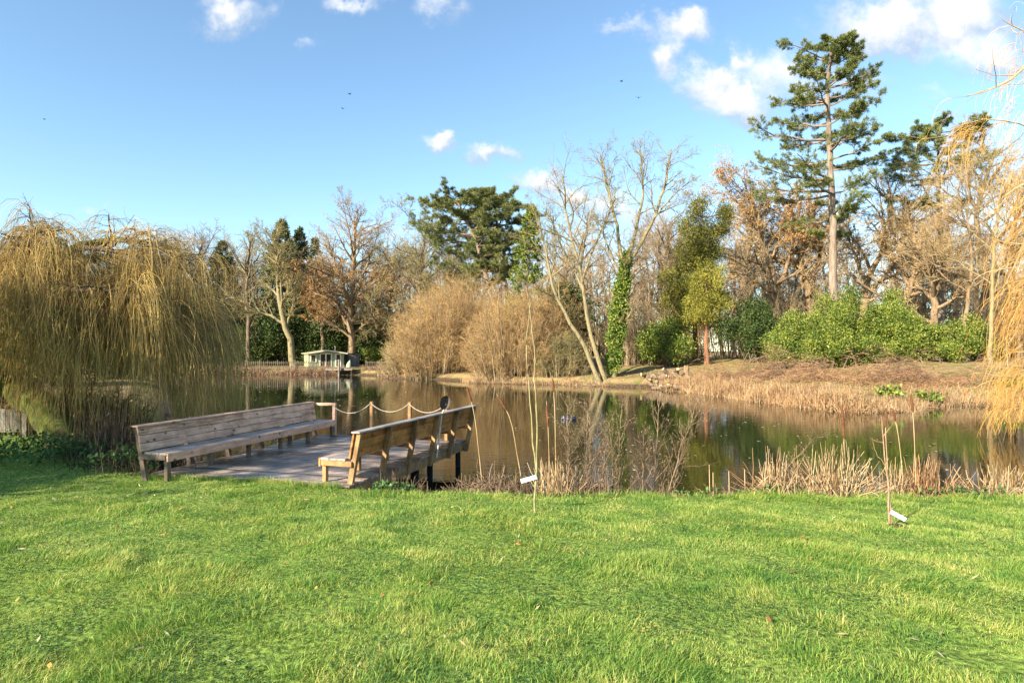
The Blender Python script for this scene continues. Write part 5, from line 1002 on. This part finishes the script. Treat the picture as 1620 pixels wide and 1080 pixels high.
kind(gg.build('fallen_leaves', [mat('fallen_brown', [(.22, .08, .03), (.5, .24, .06)], 5, .7, island=.7), mat('fallen_willow', [(.26, .22, .10), (.45, .4, .26)], 5, .6, island=.6)]), 'stuff', 'scattered brown and pale leaves on the lawn and deck')
gg = Geo(); n_ = 900; x = -26 + 40 * rng.random(n_); y = 13 + 57 * rng.random(n_); ok = (pond_sd(x, y) < -.5); x, y = x[ok], y[ok]; gg.leaves(np.stack([x, y, np.full(len(x), WZ + .008)], 1), rvec(len(x)) * (1, 1, .02), np.array((0, 0, 1.)) + rvec(len(x)) * .05, .05 + .0022 * y * rng.random(len(x)) + .002 * y, .07); kind(gg.build('floating_leaves', mat('floating_leaf', [(.4, .36, .22), (.65, .6, .45)], 3, .5, island=.6)), 'stuff', 'pale leaves floating on the pond')
bm_ = mat('bird_feather', [(.012, .012, .014), (.03, .03, .032)], 9, .7)
for (px, py, sp_, lab) in ((553, 149, .5, 'dark bird flying, upper of the two close birds above the round oak'), (542, 172, .42, 'dark bird flying, lower of the two close birds above the round oak'), (983, 129, .55, 'dark bird flying, left of the two near the white cloud'), (1010, 155, .5, 'dark bird flying, right of the two near the white cloud'), (70, 189, .4, 'tiny dark bird alone in the left sky'), (575, 333, .4, 'tiny dark bird just over the round bare oak')):
    p = q(px, py, 78 if py < 300 else 86); gg = Geo(); a = rng.random() * 3; sp2 = sp_ * 1.25
    gg.tubes(np.array([(-.22, 0, 0), (-.12, 0, .01), (.05, 0, .01), (.16, 0, .02), (.24, 0, .0)]) * sp2 * 1.4, np.array((.01, .05, .07, .045, .008)) * sp2 * 1.4, 8)
    for s_ in (-1, 1): gg.add(np.array([(.1, 0, .02), (.12, s_ * .28, .2), (-.02, s_ * .62, .1), (-.1, s_ * .28, .16), (-.1, 0, .02)]) * sp2, [(0, 1, 3, 4)], [(1, 2, 3)])
    gg.add(np.array([(-.18, 0, .01), (-.36, .07, 0), (-.36, -.07, 0)]) * sp2, tris=[(0, 1, 2)])
    o = gg.build('bird', bm_); o.location = p; o.rotation_euler = (.2, 0, a); md = o.modifiers.new('thick', 'SOLIDIFY'); md.thickness = .01; tag(o, lab, 'bird', 'birds flying over the pond')

# ------------------------------------------------------------------ grass on the lawn
gr = bpy.data.materials.new('grass'); gr.use_nodes = True; t = gr.node_tree; n = t.nodes; l = t.links; b = n['Principled BSDF']; o_ = n['Material Output']; b.inputs['Roughness'].default_value = .5; b.inputs['Specular IOR Level'].default_value = .35
ge = n.new('ShaderNodeNewGeometry'); z1 = n.new('ShaderNodeTexNoise'); z1.inputs['Scale'].default_value = 1.7; z1.inputs['Detail'].default_value = 6; z1.inputs['Roughness'].default_value = .7; l.new(ge.outputs['Position'], z1.inputs[0])
ma = n.new('ShaderNodeMath'); ma.operation = 'MULTIPLY_ADD'; l.new(ge.outputs['Random Per Island'], ma.inputs[0]); ma.inputs[1].default_value = .42; sb = n.new('ShaderNodeMath'); sb.operation = 'SUBTRACT'; l.new(z1.outputs['Fac'], sb.inputs[0]); sb.inputs[1].default_value = .21; l.new(sb.outputs[0], ma.inputs[2])
r = n.new('ShaderNodeValToRGB'); e = r.color_ramp.elements; e[0].position = .25; e[0].color = (.045, .15, .03, 1); e[1].position = .78; e[1].color = (.60, .54, .18, 1)
for p_, c_ in ((.40, (.15, .30, .042)), (.56, (.32, .43, .075))): x_ = e.new(p_); x_.color = (*c_, 1)
l.new(ma.outputs[0], r.inputs[0]); l.new(r.outputs[0], b.inputs['Base Color']); tr = n.new('ShaderNodeBsdfTranslucent'); l.new(r.outputs[0], tr.inputs[0]); ms = n.new('ShaderNodeMixShader'); ms.inputs[0].default_value = .42; l.new(b.outputs[0], ms.inputs[1]); l.new(tr.outputs[0], ms.inputs[2]); l.new(ms.outputs[0], o_.inputs[0])
def blades(x, y, ln, w, tilt, az):
    z = height(x, y) - .008; k = len(x); D = np.stack([np.cos(az) * np.sin(tilt), np.sin(az) * np.sin(tilt), np.cos(tilt)], 1); fa = rng.random(k) * 6.283; S_ = np.stack([np.cos(fa), np.sin(fa), np.zeros(k)], 1) * w[:, None] / 2
    B0 = np.stack([x, y, z], 1); m_ = B0 + D * ln[:, None] * .55; D2 = nrm(D + np.stack([np.cos(az), np.sin(az), -np.ones(k) * .25], 1) * (.35 + .7 * rng.random(k))[:, None]); tip = m_ + D2 * ln[:, None] * .5
    return np.stack([B0 - S_, B0 + S_, m_ + S_ * .8, m_ - S_ * .8, tip], 1)
N_ = 760000; dd_ = 2.9 + 7.6 * rng.random(N_) ** 1.0; keep = rng.random(N_) < (np.minimum(1.05, 5.2 / dd_) * (dd_ * .9 + .5) / 6.4); dd_ = dd_[keep]; x = (rng.random(len(dd_)) * 2 - 1) * (.86 * dd_ + .5); y = dd_
x = x; more = 26000; x = np.concatenate([x, -13 + 8 * rng.random(more)]); y = np.concatenate([y, 9.2 + 2.9 * rng.random(more)])
ok = (pond_sd(x, y) + .12 * wav(x, y, 2.2, 0) > .55) & ~((x > -6.45 + .28 * (y - 10.9)) & (x < -2.7 + .3 * (y - 10)) & (y > 10.02 - .30 * (x + 2.66))); x, y = x[ok], y[ok]
tall = np.clip(.45 + .42 * wav(x, y, 2.8, 1) + .4 * wav(x, y, 7.5, 9) + .3 * wav(x, y, 15, 14), 0, 1.7) ** 1.6; sz = .5 + .5 * smooth(2.5, 9, y)
ln = (.022 + .032 * tall) * (.6 + .8 * rng.random(len(x))); az = 1.5 * wav(x, y, 1.3, 6) + rng.normal(size=len(x)) * 1.1; tilt = np.clip(.55 + .35 * rng.normal(size=len(x)), .05, 1.35)
w_ = (.0028 + .0018 * rng.random(len(x))) * (1 + .9 * smooth(4, 10, y)); V1 = blades(x, y, ln, w_, tilt, az)
# clover and moss between the blades
nk = 70000; yc = 2.9 + 6.8 * rng.random(nk); xc = (rng.random(nk) * 2 - 1) * (.86 * yc + .4); okc = (pond_sd(xc, yc) > .6) & (wav(xc, yc, 3.5, 7) + .5 * wav(xc, yc, 9, 12) > .0) & ~((xc > -6.45 + .28 * (yc - 10.9)) & (xc < -2.7 + .3 * (yc - 10)) & (yc > 10.02 - .30 * (xc + 2.66))); xc, yc = xc[okc], yc[okc]
cg_ = Geo(); cg_.leaves(np.stack([xc, yc, height(xc, yc) + .008 + .025 * rng.random(len(xc))], 1), rvec(len(xc)) * (1, 1, .3), np.array((0, 0, 1.)) + rvec(len(xc)) * .4, .012 + .012 * rng.random(len(xc)), .014); kind(cg_.build('clover', MT['nettle']), 'stuff', 'clover and moss growing among the lawn grass')
# taller tufts
tc_ = 230; ty = 3.1 + 7 * rng.random(tc_); tx = (rng.random(tc_) * 2 - 1) * (.86 * ty + .3); k = np.repeat(np.arange(tc_), 130); sp_ = (.05 + .09 * rng.random(tc_))[k]; x = tx[k] + rng.normal(size=len(k)) * sp_; y = ty[k] + rng.normal(size=len(k)) * sp_
ok = (pond_sd(x, y) > .5) & ~((x > -6.4 + .28 * (y - 10.9)) & (x < -2.7 + .3 * (y - 10)) & (y > 10.0 - .30 * (x + 2.66))); x, y, k = x[ok], y[ok], k[ok]; hh = (.045 + .055 * rng.random(tc_))[k]
V2 = blades(x, y, hh * (.6 + .7 * rng.random(len(x))), .0035 + .002 * rng.random(len(x)), np.clip(.4 + .3 * rng.normal(size=len(x)), .05, 1.2), np.arctan2(y - ty[k], x - tx[k]) + rng.normal(size=len(x)) * .6)
# a taller ragged fringe at the deck's near edge and along the bank
n_ = 9000; f_ = rng.random(n_); x = np.where(rng.random(n_) < .35, -6.6 + 4.1 * f_, -2.6 + 12.5 * f_); y = np.where(x < -2.55, 9.93 - .27 * (x + 2.66) - .06 - .12 * rng.random(n_), 9.15 + .45 * rng.random(n_)); ok = wav(x, y, 2.6, 2) > -.4; x, y = x[ok], y[ok]
V3 = blades(x, y, .06 + .11 * rng.random(len(x)), .004 + .003 * rng.random(len(x)), np.clip(.35 + .3 * rng.normal(size=len(x)), .05, 1.2), rng.random(len(x)) * 6.28)
V_ = np.concatenate([V1, V2, V3]); k = np.arange(len(V_))[:, None] * 5; gg = Geo(); gg.add(V_, k + np.array((0, 1, 2, 3)), k + np.array((3, 2, 4)))
kind(gg.build('grass', gr), 'stuff', 'short bright green winter grass of the lawn')

# evergreen trees on the left, beside and behind the photographer, whose shade lies over the deck and the left of the lawn
for (x, y, h_, lab) in ((-19.5, .3, 9.6, 'dense evergreen tree on the lawn out of view, casting shade over the deck'), (-21.2, 2.2, 9.6, 'broad evergreen tree out of view, casting shade over the left bench')):
    z0 = foot((x, y)); b0 = np.array((x, y, z0)); tg = Geo(); cg = Geo(); P, R = resample([b0 - (0, 0, .2), b0 + (.1, 0, h_ * .5), b0 + (0, .1, h_ * .9)], np.array((.35, .25, .06)), 10); tg.tubes(P, R, 8)
    L1, R1 = spawn(P[None], R[None], 22, .15, 1, 1.1, .32, 6, up=.03); tg.tubes(L1, R1, 5)
    foliage_blobs(cg, [(x + rng.normal() * 1.2, y + rng.normal() * 1.2, z0 + 1.8 + (h_ - 3) * k / 6, 2.5 - .13 * k, 2.5 - .13 * k, 1.3) for k in range(7)], 4200, .34, clump=5, shell=.3, lumps=5)
    r = thing('evergreen_tree', lab, 'tree', b0); tg.build('trunk', MT['bark'], r, origin=b0); cg.build('crown', MT['laurel'], r, origin=b0)
